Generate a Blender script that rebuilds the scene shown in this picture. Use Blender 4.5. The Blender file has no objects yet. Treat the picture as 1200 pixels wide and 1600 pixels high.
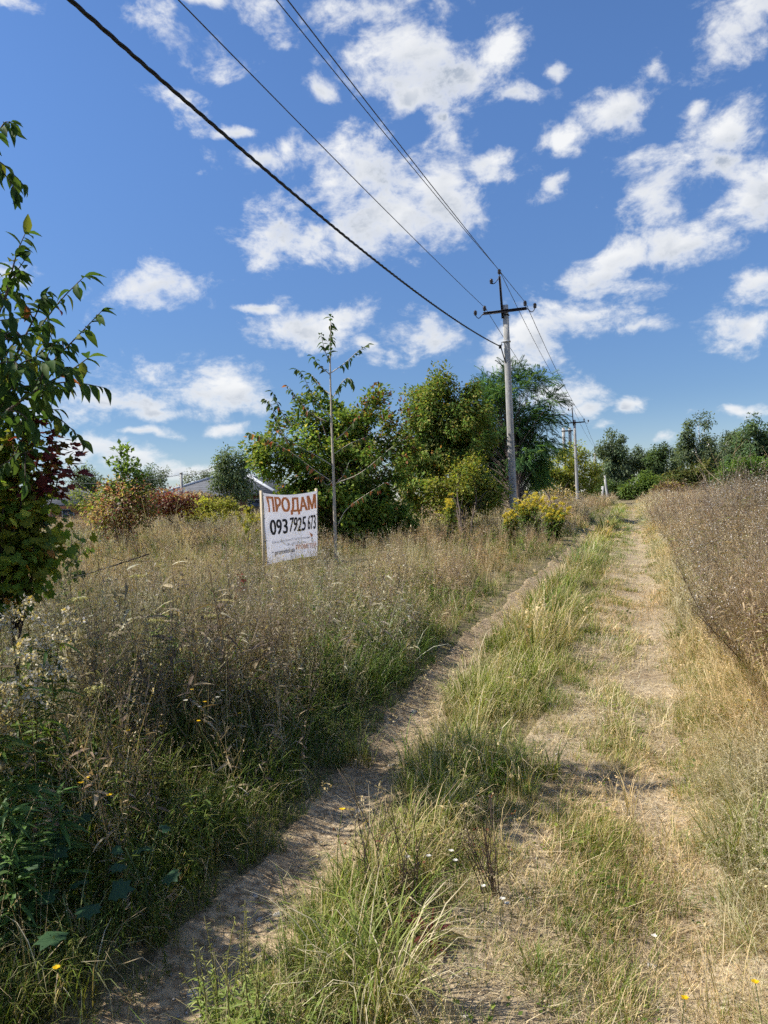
import bpy, math, random
import numpy as np
from mathutils import Matrix, Vector, Euler

random.seed(7)
rng = np.random.default_rng(11)
SC = bpy.context.scene
COL = SC.collection
R = math.radians

# ------------------------------------------------------------------ camera
FPX = 1155.0                       # focal length in pixels of the 1200 x 1600 photograph
CAMZ = 1.65
PITCH = math.atan(20 / FPX)        # looking slightly below the horizon
ROLL = R(2.5)
cf = np.array([0, math.cos(PITCH), -math.sin(PITCH)])
cr0 = np.array([1.0, 0, 0]); cu0 = np.array([0, math.sin(PITCH), math.cos(PITCH)])
cr = cr0 * math.cos(ROLL) - cu0 * math.sin(ROLL)
cu = cu0 * math.cos(ROLL) + cr0 * math.sin(ROLL)
cam = bpy.data.cameras.new('camera'); camo = bpy.data.objects.new('camera', cam); COL.objects.link(camo)
camo.matrix_world = Matrix(((cr[0], cu[0], -cf[0], 0), (cr[1], cu[1], -cf[1], 0), (cr[2], cu[2], -cf[2], CAMZ), (0, 0, 0, 1)))
cam.sensor_fit = 'VERTICAL'; cam.angle = 2 * math.atan(800 / FPX)
cam.clip_start = 0.05; cam.clip_end = 3000
SC.camera = camo


def ray(x, y):
    return cf + (x - 600) / FPX * cr + (800 - y) / FPX * cu


def at(x, y, Y):
    d = ray(x, y); k = Y / d[1]
    return np.array([d[0] * k, Y, CAMZ + d[2] * k])


def gnd(x, y, z=0.0):
    d = ray(x, y); k = (z - CAMZ) / d[2]
    return np.array([d[0] * k, d[1] * k, z])


# ------------------------------------------------------------------ light, sky
SUN_AZ, SUN_EL = R(-89), R(46.5)
SC.view_settings.view_transform = 'Standard'; SC.view_settings.look = 'None'
SC.view_settings.exposure = 0.65; SC.view_settings.gamma = 1.0; SC.view_settings.use_curve_mapping = False
SC.render.engine = 'CYCLES'
SC.cycles.use_denoising = False
SC.cycles.use_adaptive_sampling = True; SC.cycles.adaptive_threshold = 0.03; SC.cycles.adaptive_min_samples = 20
SC.cycles.max_bounces = 6; SC.cycles.diffuse_bounces = 4; SC.cycles.transmission_bounces = 5
SC.cycles.glossy_bounces = 2; SC.cycles.transparent_max_bounces = 4
SC.cycles.sample_clamp_indirect = 4.0
SC.cycles.caustics_reflective = False; SC.cycles.caustics_refractive = False
sl = bpy.data.lights.new('sun', 'SUN'); sl.energy = 5.0; sl.angle = R(0.53); sl.color = (1.0, 0.94, 0.84)
so = bpy.data.objects.new('sun', sl); COL.objects.link(so)
sdir = Vector((math.sin(SUN_AZ) * math.cos(SUN_EL), math.cos(SUN_AZ) * math.cos(SUN_EL), math.sin(SUN_EL)))
so.rotation_euler = sdir.to_track_quat('Z', 'Y').to_euler(); so.location = (-30, 15, 40)

W = bpy.data.worlds.new('World'); SC.world = W; W.use_nodes = True
W.cycles.sampling_method = 'MANUAL'; W.cycles.sample_map_resolution = 256
nt = W.node_tree; nt.nodes.clear(); N = nt.nodes.new; L = nt.links.new


def nd(tree, kind, **kw):
    n = tree.nodes.new(kind)
    for k, v in kw.items():
        setattr(n, k, v)
    return n


def link_in(tree, sock, v):
    if hasattr(v, 'is_linked'):
        tree.links.new(v, sock)
    else:
        sock.default_value = v


def mth(tree, op, a, b=None, c=None, clamp=False):
    n = nd(tree, 'ShaderNodeMath', operation=op, use_clamp=clamp)
    for i, v in enumerate((a, b, c)):
        if v is not None:
            link_in(tree, n.inputs[i], v)
    return n.outputs[0]


def vmth(tree, op, a, b=None, c=None):
    n = nd(tree, 'ShaderNodeVectorMath', operation=op)
    for i, v in enumerate((a, b, c)):
        if v is not None:
            link_in(tree, n.inputs[i], v)
    return n.outputs['Value'] if op in ('LENGTH', 'DOT_PRODUCT') else n.outputs['Vector']


def ramp(tree, fac, lo, hi):
    n = nd(tree, 'ShaderNodeMapRange', interpolation_type='SMOOTHSTEP')
    link_in(tree, n.inputs['Value'], fac); n.inputs['From Min'].default_value = lo; n.inputs['From Max'].default_value = hi
    return n.outputs['Result']


def mixc(tree, fac, a, b, blend='MIX'):
    n = nd(tree, 'ShaderNodeMix', data_type='RGBA', blend_type=blend)
    link_in(tree, n.inputs[0], fac); link_in(tree, n.inputs[6], a); link_in(tree, n.inputs[7], b)
    return n.outputs[2]


def noise(tree, vec, scale, detail=4, rough=0.55, dist=0.0):
    n = nd(tree, 'ShaderNodeTexNoise')
    if vec is not None:
        tree.links.new(vec, n.inputs['Vector'])
    n.inputs['Scale'].default_value = scale; n.inputs['Detail'].default_value = detail
    n.inputs['Roughness'].default_value = rough; n.inputs['Distortion'].default_value = dist
    return n.outputs[0]


sky = nd(nt, 'ShaderNodeTexSky', sky_type='NISHITA', sun_disc=False, sun_elevation=SUN_EL, sun_rotation=SUN_AZ,
         altitude=150, air_density=1.0, dust_density=0.25, ozone_density=3.0)
tc = N('ShaderNodeTexCoord'); dirv = tc.outputs['Generated']
sep = N('ShaderNodeSeparateXYZ'); L(dirv, sep.inputs[0])
az = mth(nt, 'ARCTAN2', sep.outputs[0], sep.outputs[1])
el = mth(nt, 'ARCSINE', sep.outputs[2])
cmb = N('ShaderNodeCombineXYZ'); L(az, cmb.inputs[0]); L(el, cmb.inputs[1])
flat = vmth(nt, 'MULTIPLY', dirv, (1, 1, 1.5))
wn = nd(nt, 'ShaderNodeTexNoise'); L(flat, wn.inputs['Vector']); wn.inputs['Scale'].default_value = 9; wn.inputs['Detail'].default_value = 3
warp = vmth(nt, 'MULTIPLY_ADD', vmth(nt, 'SUBTRACT', wn.outputs['Color'], (0.5, 0.5, 0.5)), (0.085, 0.06, 0), cmb.outputs[0])
# clouds: centre x, y, half width, half height in the photograph, turned into azimuth / elevation of the sky
CLOUDS = [(285, 72, 58, 48), (340, 88, 52, 34), (255, 152, 44, 22), (355, 195, 45, 12), (425, 242, 66, 30), (462, 228, 26, 30),
          (585, 265, 85, 62), (690, 290, 78, 80), (560, 345, 120, 50), (450, 365, 84, 32), (770, 265, 46, 34), (640, 70, 100, 80),
          (705, 120, 66, 85), (760, 85, 46, 55), (690, 185, 36, 36), (600, 18, 95, 32), (640, 160, 26, 20), (815, 148, 48, 18),
          (866, 96, 20, 16), (862, 215, 34, 26), (868, 300, 26, 20), (965, 165, 60, 46), (1000, 118, 46, 24), (1135, 55, 100, 62),
          (1190, 15, 90, 50), (1150, 205, 82, 52), (1190, 300, 62, 66), (1085, 165, 28, 16), (1020, 320, 72, 70), (1060, 388, 72, 38),
          (965, 405, 60, 34), (1115, 265, 62, 30), (908, 440, 78, 24), (1185, 440, 70, 26), (1158, 506, 64, 26), (900, 495, 120, 40),
          (830, 525, 84, 48), (997, 508, 44, 18), (785, 565, 50, 16), (680, 530, 84, 28), (470, 522, 92, 32), (540, 502, 46, 24),
          (392, 493, 44, 8), (235, 452, 98, 38), (30, 432, 60, 20), (190, 636, 128, 28), (295, 612, 120, 40), (365, 628, 76, 30),
          (240, 655, 90, 12), (348, 680, 50, 9), (232, 684, 62, 7), (120, 706, 70, 26), (185, 722, 70, 18), (280, 738, 100, 16),
          (985, 638, 30, 13), (935, 660, 40, 9), (872, 618, 56, 24), (918, 636, 36, 20), (1150, 640, 50, 11), (1040, 685, 32, 10),
          (10, 12, 56, 26), (425, 22, 44, 36), (345, 4, 46, 18), (650, 700, 120, 16), (585, 545, 26, 18), (500, 132, 26, 20)]
acc = None; low2 = None
for (x, y, rx, ry) in CLOUDS:
    d0 = ray(x, y); d0 = d0 / np.linalg.norm(d0)
    dx = ray(x + rx, y); dx = dx / np.linalg.norm(dx); dy = ray(x, y - ry); dy = dy / np.linalg.norm(dy)
    A = lambda v: math.atan2(v[0], v[1]); E = lambda v: math.asin(v[2])
    ra, re = abs(A(dx) - A(d0)) * 0.98, abs(E(dy) - E(d0)) * 1.02
    q = vmth(nt, 'LENGTH', vmth(nt, 'MULTIPLY_ADD', warp, (1 / ra, 1 / re, 0), (-A(d0) / ra, -E(d0) / re, 0)))
    if rx > 58:                                  # the undersides of the big clouds
        q2 = vmth(nt, 'LENGTH', vmth(nt, 'MULTIPLY_ADD', warp, (0.95 / ra, 1.25 / re, 0), (-0.95 * A(d0) / ra, -1.25 * E(d0) / re + 0.85, 0)))
        low2 = q2 if low2 is None else mth(nt, 'MINIMUM', low2, q2)
    acc = q if acc is None else mth(nt, 'SMOOTH_MIN', acc, q, 0.12)
field = mth(nt, 'SUBTRACT', 1.0, acc)
# the same kind of broken cumulus goes on beyond the picture
inside = mth(nt, 'MULTIPLY', ramp(nt, mth(nt, 'ABSOLUTE', az), 0.62, 0.52), ramp(nt, el, 0.72, 0.62))
cover = mth(nt, 'MULTIPLY_ADD', noise(nt, flat, 3.6, 2, 0.5), 6.0, -3.25)
cover = mth(nt, 'MINIMUM', cover, 1.0)
mixf = nd(nt, 'ShaderNodeMix', data_type='FLOAT'); L(inside, mixf.inputs[0]); L(cover, mixf.inputs[2]); L(field, mixf.inputs[3])
fld = mth(nt, 'MAXIMUM', mixf.outputs[0], -2.0)
n1 = noise(nt, flat, 11, 7, 0.64, 0.25)
sunoff = vmth(nt, 'ADD', flat, tuple(0.04 * np.array([sdir.x, sdir.y * 0.4, 0.9])))
n2 = noise(nt, sunoff, 11, 3, 0.5, 0.25)
n3 = noise(nt, flat, 11, 3, 0.5, 0.25)
body = mth(nt, 'MULTIPLY_ADD', mth(nt, 'SUBTRACT', n1, 0.53), 4.9, fld)
body = mth(nt, 'MULTIPLY_ADD', mth(nt, 'SUBTRACT', noise(nt, flat, 40, 4, 0.65, 0.4), 0.5), 1.3, body)
dens = ramp(nt, body, -0.4, 1.0)
lit = mth(nt, 'MULTIPLY_ADD', mth(nt, 'SUBTRACT', n3, n2), 3.4, 0.56, clamp=True)
thick = ramp(nt, body, 0.3, 1.3)
under = mth(nt, 'MULTIPLY', ramp(nt, low2, 1.15, 0.35), inside)
shade = mth(nt, 'MULTIPLY', thick, mth(nt, 'ADD', mth(nt, 'MULTIPLY', mth(nt, 'SUBTRACT', 1.0, lit), 0.75), mth(nt, 'MULTIPLY', under, 0.3)))
ccol = mixc(nt, mth(nt, 'MULTIPLY', shade, 1.35, clamp=True), (0.93, 0.94, 0.95, 1), (0.44, 0.50, 0.60, 1))
SKY_STRENGTH = 0.079
skyc = mixc(nt, 1.0, sky.outputs[0], (0.80, 1.0, 1.25, 1), 'MULTIPLY')
skyc = mixc(nt, 1.0, skyc, mixc(nt, ramp(nt, el, 0.0, 0.13), (1.45, 1.3, 1.22, 1), (1, 1, 1, 1)), 'MULTIPLY')
skyc = mixc(nt, 1.0, skyc, mixc(nt, ramp(nt, el, -0.05, 0.55), (0.66, 0.62, 0.62, 1), (1.02, 1.04, 1.06, 1)), 'MULTIPLY')
ctint = mixc(nt, 1.0, ccol, (0.65 / SKY_STRENGTH, 0.65 / SKY_STRENGTH, 0.65 / SKY_STRENGTH, 1), 'MULTIPLY')
low = ramp(nt, el, 0.02, 0.16)
final = mixc(nt, mth(nt, 'MULTIPLY', dens, mth(nt, 'MULTIPLY_ADD', low, 0.12, 0.84)), skyc, ctint)
bg = N('ShaderNodeBackground'); bg.inputs['Strength'].default_value = SKY_STRENGTH; L(final, bg.inputs['Color'])
wo = N('ShaderNodeOutputWorld'); L(bg.outputs[0], wo.inputs[0])

# ------------------------------------------------------------------ materials
MATS = {}


def newmat(name):
    m = bpy.data.materials.new(name); m.use_nodes = True
    t = m.node_tree; p = t.nodes['Principled BSDF']; MATS[name] = m
    return m, t, p


def leaf_material(name, trans=0.35, rough=0.5, spec=0.25, inst=False, noise_amt=0.25, nscale=60):
    m, t, p = newmat(name)
    a = nd(t, 'ShaderNodeAttribute', attribute_name='col')
    c = a.outputs['Color']
    if noise_amt:
        geo = nd(t, 'ShaderNodeTexCoord')
        v = noise(t, geo.outputs['Object'], nscale, 2)
        c = mixc(t, 1.0, c, mixc(t, v, (1 - noise_amt, 1 - noise_amt, 1 - noise_amt, 1), (1 + noise_amt, 1 + noise_amt, 1 + noise_amt, 1)), 'MULTIPLY')
    if inst:
        ia = nd(t, 'ShaderNodeAttribute', attribute_name='tint', attribute_type='INSTANCER')
        c = mixc(t, 1.0, c, ia.outputs['Color'], 'MULTIPLY')
    t.links.new(c, p.inputs['Base Color'])
    p.inputs['Roughness'].default_value = rough; p.inputs['Specular IOR Level'].default_value = spec
    tr = nd(t, 'ShaderNodeBsdfTranslucent')
    t.links.new(mixc(t, 1.0, c, (1.25, 1.15, 0.6, 1), 'MULTIPLY'), tr.inputs['Color'])
    ms = nd(t, 'ShaderNodeMixShader'); ms.inputs[0].default_value = trans
    t.links.new(p.outputs[0], ms.inputs[1]); t.links.new(tr.outputs[0], ms.inputs[2])
    t.links.new(ms.outputs[0], t.nodes['Material Output'].inputs[0])
    return m


M_GRASS = leaf_material('grass_blades', 0.3, 0.6, 0.15, inst=True, noise_amt=0)
M_LEAF = leaf_material('tree_leaves', 0.48, 0.6, 0.16, noise_amt=0)
M_PLANT = leaf_material('plant_leaves', 0.36, 0.5, 0.25, noise_amt=0.18, nscale=25)


def noise_mat(name, c1, c2, scale, rough=0.85, bump=0.2, bscale=None, detail=6, stretch=(1, 1, 1), c3=None, s3=3.0, spec=0.2, metal=0.0, dist=0.02):
    m, t, p = newmat(name)
    tcn = nd(t, 'ShaderNodeTexCoord')
    v = vmth(t, 'MULTIPLY', tcn.outputs['Object'], stretch)
    f = ramp(t, noise(t, v, scale, detail, 0.6), 0.3, 0.7)
    c = mixc(t, f, (*c1, 1), (*c2, 1))
    if c3:
        c = mixc(t, ramp(t, noise(t, v, s3, 4), 0.5, 0.75), c, (*c3, 1))
    t.links.new(c, p.inputs['Base Color'])
    p.inputs['Roughness'].default_value = rough; p.inputs['Specular IOR Level'].default_value = spec; p.inputs['Metallic'].default_value = metal
    if bump:
        b = nd(t, 'ShaderNodeBump'); b.inputs['Strength'].default_value = bump; b.inputs['Distance'].default_value = dist
        t.links.new(noise(t, v, bscale or scale * 3, 6), b.inputs['Height']); t.links.new(b.outputs[0], p.inputs['Normal'])
    return m


M_BARK = noise_mat('bark', (0.16, 0.13, 0.105), (0.30, 0.26, 0.22), 30, stretch=(1, 1, 0.25), bump=0.5)
M_BARKP = noise_mat('pale_bark', (0.34, 0.30, 0.24), (0.46, 0.41, 0.33), 30, stretch=(1, 1, 0.25), bump=0.4)
M_BARKD = noise_mat('dark_bark', (0.06, 0.045, 0.035), (0.13, 0.10, 0.08), 30, stretch=(1, 1, 0.25), bump=0.5)
M_BIRCH = noise_mat('birch_bark', (0.55, 0.53, 0.50), (0.7, 0.68, 0.64), 3, stretch=(1, 1, 2), c3=(0.06, 0.055, 0.05), s3=5)
M_CONC = noise_mat('concrete', (0.33, 0.325, 0.31), (0.44, 0.43, 0.41), 9, stretch=(1, 1, 0.35), bump=0.3, c3=(0.25, 0.245, 0.235), s3=4)
M_STEEL = noise_mat('painted_steel', (0.014, 0.011, 0.014), (0.026, 0.02, 0.022), 20, rough=0.55, spec=0.4, bump=0.1)
M_INSUL = noise_mat('brown_porcelain', (0.03, 0.022, 0.02), (0.045, 0.03, 0.026), 6, rough=0.25, spec=0.5, bump=0)
M_WIRE = noise_mat('wire_metal', (0.05, 0.05, 0.055), (0.08, 0.08, 0.085), 30, rough=0.6, bump=0)
M_CABLE = noise_mat('black_cable', (0.015, 0.015, 0.016), (0.03, 0.03, 0.03), 30, rough=0.55, bump=0)
M_WOOD = noise_mat('pale_wood', (0.48, 0.40, 0.28), (0.60, 0.51, 0.37), 22, stretch=(1, 1, 0.12), bump=0.3)
M_ORANGE = noise_mat('orange_print', (0.84, 0.27, 0.085), (0.88, 0.31, 0.105), 4, rough=0.5, bump=0)
M_BLACK = noise_mat('black_print', (0.02, 0.02, 0.024), (0.035, 0.035, 0.04), 4, rough=0.5, bump=0)
M_GREYP = noise_mat('grey_print', (0.25, 0.25, 0.28), (0.32, 0.32, 0.35), 4, rough=0.5, bump=0)
M_ROOF = noise_mat('grey_roof_tiles', (0.085, 0.09, 0.10), (0.13, 0.135, 0.15), 2, bump=0.4, bscale=8)
M_RIDGE = noise_mat('pale_ridge_tiles', (0.4, 0.42, 0.45), (0.5, 0.52, 0.55), 2, bump=0)
M_BRICK = noise_mat('brown_brick_wall', (0.16, 0.07, 0.045), (0.22, 0.11, 0.08), 5, bump=0.2)
M_PLASTER = noise_mat('cream_plaster', (0.55, 0.52, 0.45), (0.62, 0.58, 0.5), 3, bump=0.1)
M_GLASS = noise_mat('window_glass', (0.03, 0.04, 0.05), (0.05, 0.06, 0.08), 2, rough=0.1, bump=0, spec=0.6)
M_STONE = noise_mat('field_stone', (0.30, 0.28, 0.25), (0.46, 0.43, 0.38), 30, bump=0.4)

m, t, p = newmat('banner_cloth')
bt = nd(t, 'ShaderNodeTexCoord')
bc = mixc(t, ramp(t, noise(t, bt.outputs['Object'], 4, 6, 0.65), 0.4, 0.72), (0.80, 0.80, 0.83, 1), (0.62, 0.60, 0.60, 1))
t.links.new(bc, p.inputs['Base Color']); p.inputs['Roughness'].default_value = 0.45
bb_ = nd(t, 'ShaderNodeBump'); bb_.inputs['Strength'].default_value = 0.6; bb_.inputs['Distance'].default_value = 0.05
t.links.new(noise(t, vmth(t, 'MULTIPLY', bt.outputs['Object'], (2.2, 2.2, 1.1)), 2.6, 4, 0.6, 1.2), bb_.inputs['Height']); t.links.new(bb_.outputs[0], p.inputs['Normal'])
btr = nd(t, 'ShaderNodeBsdfTranslucent'); btr.inputs['Color'].default_value = (0.7, 0.7, 0.78, 1)
bm = nd(t, 'ShaderNodeMixShader'); bm.inputs[0].default_value = 0.3
t.links.new(p.outputs[0], bm.inputs[1]); t.links.new(btr.outputs[0], bm.inputs[2]); t.links.new(bm.outputs[0], t.nodes['Material Output'].inputs[0])
M_BANNER = m


def soil_mat(name, dark, mid, pale):
    m, t, p = newmat(name)
    g = nd(t, 'ShaderNodeNewGeometry'); v = g.outputs['Position']
    big = ramp(t, noise(t, v, 1.7, 4), 0.35, 0.7); fine = noise(t, v, 28, 4, 0.65)
    c = mixc(t, big, (*mid, 1), (*pale, 1))
    c = mixc(t, ramp(t, fine, 0.62, 0.34), c, (*dark, 1))
    vo = nd(t, 'ShaderNodeTexVoronoi'); t.links.new(v, vo.inputs['Vector']); vo.inputs['Scale'].default_value = 60
    sp = ramp(t, noise(t, v, 9, 3), 0.5, 0.65)
    c = mixc(t, mth(t, 'MULTIPLY', mth(t, 'MULTIPLY', ramp(t, vo.outputs['Distance'], 0.32, 0.18), sp), 0.6), c, (0.42, 0.39, 0.34, 1))
    t.links.new(c, p.inputs['Base Color']); p.inputs['Roughness'].default_value = 0.95; p.inputs['Specular IOR Level'].default_value = 0.1
    b = nd(t, 'ShaderNodeBump'); b.inputs['Strength'].default_value = 0.8; b.inputs['Distance'].default_value = 0.012
    h = mth(t, 'ADD', mth(t, 'MULTIPLY', noise(t, v, 45, 4, 0.7), 1.0), mth(t, 'MULTIPLY', ramp(t, vo.outputs['Distance'], 0.4, 0.1), 0.4))
    t.links.new(h, b.inputs['Height']); t.links.new(b.outputs[0], p.inputs['Normal'])
    return m


M_SOIL = soil_mat('bare_soil', (0.20, 0.15, 0.095), (0.34, 0.265, 0.17), (0.50, 0.41, 0.27))
M_PATH = soil_mat('path_soil', (0.19, 0.135, 0.08), (0.36, 0.27, 0.165), (0.50, 0.39, 0.25))
M_THATCH = soil_mat('thatch_ground', (0.085, 0.07, 0.038), (0.19, 0.155, 0.085), (0.31, 0.25, 0.14))

# ------------------------------------------------------------------ helpers


def tag(o, label=None, cat=None, group=None, kind=None):
    if label: o['label'] = label
    if cat: o['category'] = cat
    if group: o['group'] = group
    if kind: o['kind'] = kind
    return o


def empty(name, loc, label=None, cat=None, group=None):
    o = bpy.data.objects.new(name, None); COL.objects.link(o); o.location = tuple(float(v) for v in loc); o.empty_display_size = 0.2
    return tag(o, label, cat, group)


def mesh_from(name, V, loops, sizes, cols=None, smooth=False):
    me = bpy.data.meshes.new(name)
    V = np.asarray(V, np.float32); loops = np.asarray(loops, np.int32); sizes = np.asarray(sizes, np.int32)
    me.vertices.add(len(V)); me.vertices.foreach_set('co', V.ravel())
    me.loops.add(len(loops)); me.loops.foreach_set('vertex_index', loops)
    me.polygons.add(len(sizes))
    st = np.zeros(len(sizes), np.int32); st[1:] = np.cumsum(sizes)[:-1]
    me.polygons.foreach_set('loop_start', st)
    if smooth:
        me.polygons.foreach_set('use_smooth', np.ones(len(sizes), bool))
    if cols is not None:
        a = me.attributes.new('col', 'FLOAT_COLOR', 'POINT')
        c = np.ones((len(V), 4), np.float32); c[:, :3] = cols; a.data.foreach_set('color', c.ravel())
    me.update(calc_edges=True)
    return me


class MB:
    """collects shapes and links them as ONE mesh object"""
    def __init__(s): s.V = []; s.L = []; s.S = []; s.C = []; s.n = 0

    def add(s, V, faces, col=(0.5, 0.5, 0.5)):
        V = np.asarray(V, float).reshape(-1, 3)
        for f in faces:
            s.S.append(len(f)); s.L.extend(int(i) + s.n for i in f)
        c = np.asarray(col, float)
        if c.ndim == 1: c = np.tile(c, (len(V), 1))
        s.V.append(V); s.C.append(c); s.n += len(V)

    def raw(s, V, loops, sizes, cols):
        s.V.append(V); s.L.extend((np.asarray(loops) + s.n).tolist()); s.S.extend(np.asarray(sizes).tolist()); s.C.append(cols); s.n += len(V)

    def box(s, c, size, M=None, col=(0.5, 0.5, 0.5)):
        x, y, z = np.array(size) / 2
        v = np.array([(i, j, k) for i in (-x, x) for j in (-y, y) for k in (-z, z)])
        if M is not None: v = v @ np.array(M).T
        s.add(v + np.array(c), [(0, 1, 3, 2), (4, 6, 7, 5), (0, 4, 5, 1), (2, 3, 7, 6), (0, 2, 6, 4), (1, 5, 7, 3)], col)

    def tube(s, P, r, k=6, col=(0.5, 0.5, 0.5), cap=True):
        P = np.asarray(P, float); n = len(P); r = np.broadcast_to(np.asarray(r, float), (n,))
        T = np.gradient(P, axis=0); T /= np.linalg.norm(T, axis=1)[:, None] + 1e-9
        ref = np.array([0, 0, 1.0]) if abs(T[:, 2]).mean() < 0.8 else np.array([1.0, 0, 0])
        A = np.cross(T, ref); A /= np.linalg.norm(A, axis=1)[:, None] + 1e-9; B = np.cross(A, T)
        th = np.arange(k) * 2 * np.pi / k
        V = P[:, None] + r[:, None, None] * (np.cos(th)[None, :, None] * A[:, None] + np.sin(th)[None, :, None] * B[:, None])
        F = []
        for i in range(n - 1):
            for j in range(k):
                a = i * k + j; b = i * k + (j + 1) % k; F.append((a, b, b + k, a + k))
        if cap: F.append(tuple(range(k))[::-1]); F.append(tuple((n - 1) * k + j for j in range(k)))
        s.add(V.reshape(-1, 3), F, col)

    def lathe(s, prof, k=12, base=(0, 0, 0), M=None, col=(0.5, 0.5, 0.5)):
        V = []; F = []
        for (r, z) in prof:
            for j in range(k):
                a = 2 * math.pi * j / k; V.append((r * math.cos(a), r * math.sin(a), z))
        for i in range(len(prof) - 1):
            for j in range(k):
                a = i * k + j; b = i * k + (j + 1) % k; F.append((a, b, b + k, a + k))
        F.append(tuple(range(k))[::-1]); F.append(tuple((len(prof) - 1) * k + j for j in range(k)))
        V = np.array(V)
        if M is not None: V = V @ np.array(M).T
        s.add(V + np.array(base), F, col)

    def mesh(s, name, smooth=False):
        return mesh_from(name, np.concatenate(s.V), s.L, s.S, np.concatenate(s.C), smooth)

    def build(s, name, mat, parent=None, smooth=False, origin=None):
        me = s.mesh(name, smooth)
        o = bpy.data.objects.new(name, me); COL.objects.link(o); me.materials.append(mat)
        if origin is not None:
            me.transform(Matrix.Translation([-float(v) for v in origin])); o.location = [float(v) for v in origin]
        if parent is not None:
            place(o, parent)
        return o


def wmat(o):
    m = o.matrix_basis.copy()
    return wmat(o.parent) @ o.matrix_parent_inverse @ m if o.parent else m


def place(o, parent):
    """o is modelled in world coordinates; hang it under a parent that is only translated"""
    o.parent = parent; o.matrix_parent_inverse = wmat(parent).inverted()
    return o


# value noise for layout
_T = np.random.default_rng(3).random((256, 256))


def vn(x, y, s=1.0, seed=0):
    x = np.asarray(x, float) / s + seed * 17.31; y = np.asarray(y, float) / s + seed * 9.77
    i = np.floor(x).astype(int); j = np.floor(y).astype(int); fx = x - i; fy = y - j
    fx = fx * fx * (3 - 2 * fx); fy = fy * fy * (3 - 2 * fy)
    g = lambda a, b: _T[a % 256, b % 256]
    return (g(i, j) * (1 - fx) + g(i + 1, j) * fx) * (1 - fy) + (g(i, j + 1) * (1 - fx) + g(i + 1, j + 1) * fx) * fy


def fb(x, y, s=1.0, seed=0):
    return (vn(x, y, s, seed) * 0.55 + vn(x, y, s / 2.1, seed + 1) * 0.29 + vn(x, y, s / 4.3, seed + 2) * 0.16)


def poly(pts, Ys):
    g = np.array([gnd(*p) for p in pts]); o = np.argsort(g[:, 1]); g = g[o]
    y0, y1 = g[0, 1], g[-1, 1]
    xs = np.interp(Ys, g[:, 1], g[:, 0])
    s0 = (g[1, 0] - g[0, 0]) / (g[1, 1] - g[0, 1])
    xs = np.where(Ys < y0, g[0, 0] + s0 * (Ys - y0), xs)
    xs = np.where(Ys > y1, g[-1, 0] + 0.335 * (Ys - y1), xs)
    return xs


PL = [(255, 1590), (335, 1500), (430, 1400), (515, 1290), (585, 1190), (650, 1110), (715, 1040), (790, 970), (850, 908), (890, 872)]
PM = [(690, 1590), (770, 1440), (825, 1320), (870, 1200), (905, 1110), (930, 1030), (955, 940)]
PR = [(1100, 1590), (1075, 1450), (1050, 1340), (1032, 1230), (1026, 1140), (1018, 1060), (1008, 990), (1003, 920), (1000, 880)]
xL = lambda Y: poly(PL, np.asarray(Y, float))
xM = lambda Y: poly(PM, np.asarray(Y, float))
xR = lambda Y: poly(PR, np.asarray(Y, float))
sst = lambda a, lo, hi: (lambda q: q * q * (3 - 2 * q))(np.clip((a - lo) / (hi - lo), 0, 1))


def tz(X, Y):
    X = np.asarray(X, float); Y = np.asarray(Y, float)
    l = X - xL(Y); r = X - xR(Y)
    near = np.exp(-np.maximum(Y, 0) / 25)
    z = -0.07 * np.exp(-(l / 0.2) ** 2) - 0.045 * np.exp(-(r / 0.28) ** 2)
    z += 0.05 * sst(-l, 0.1, 0.6) + 0.22 * sst(-l, 0.8, 3.5) * (0.4 + 0.6 * near)
    z += 0.05 * sst(l, 0.1, 0.45) * sst(-r, 0.2, 0.9)
    z += 0.06 * sst(r, 0.2, 0.7) + 0.24 * sst(r, 0.7, 2.6)
    z += (fb(X, Y, 0.9, 1) - 0.5) * 0.06 + (fb(X, Y, 0.22, 5) - 0.5) * 0.03 * near + (fb(X, Y, 9, 9) - 0.5) * 0.25
    return z


def grid_obj(name, X, Y, Z, mat):
    h, w = X.shape
    V = np.stack([X, Y, Z], -1).reshape(-1, 3)
    a = (np.arange(h - 1)[:, None] * w + np.arange(w - 1)[None]).ravel()
    F = np.stack([a, a + 1, a + w + 1, a + w], 1)
    me = mesh_from(name, V, F.ravel(), np.full(len(F), 4), None, True); me.materials.append(mat)
    o = bpy.data.objects.new(name, me); COL.objects.link(o)
    return o


# ------------------------------------------------------------------ ground and paths
ys = np.concatenate([np.arange(-10, 1, 0.5), np.arange(1, 10, 0.06), np.geomspace(10, 900, 110)])
ss = np.concatenate([-np.geomspace(800, 4.5, 46), np.arange(-4.4, 4.41, 0.06), np.geomspace(4.5, 800, 46)])
GY, GS = np.meshgrid(ys, ss, indexing='ij')
GX = GS + 0.32 * np.clip(GY, 0, 60)
tag(grid_obj('ground', GX, GY, tz(GX, GY), M_THATCH), 'rough meadow ground under the grass and weeds', kind='structure')


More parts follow.
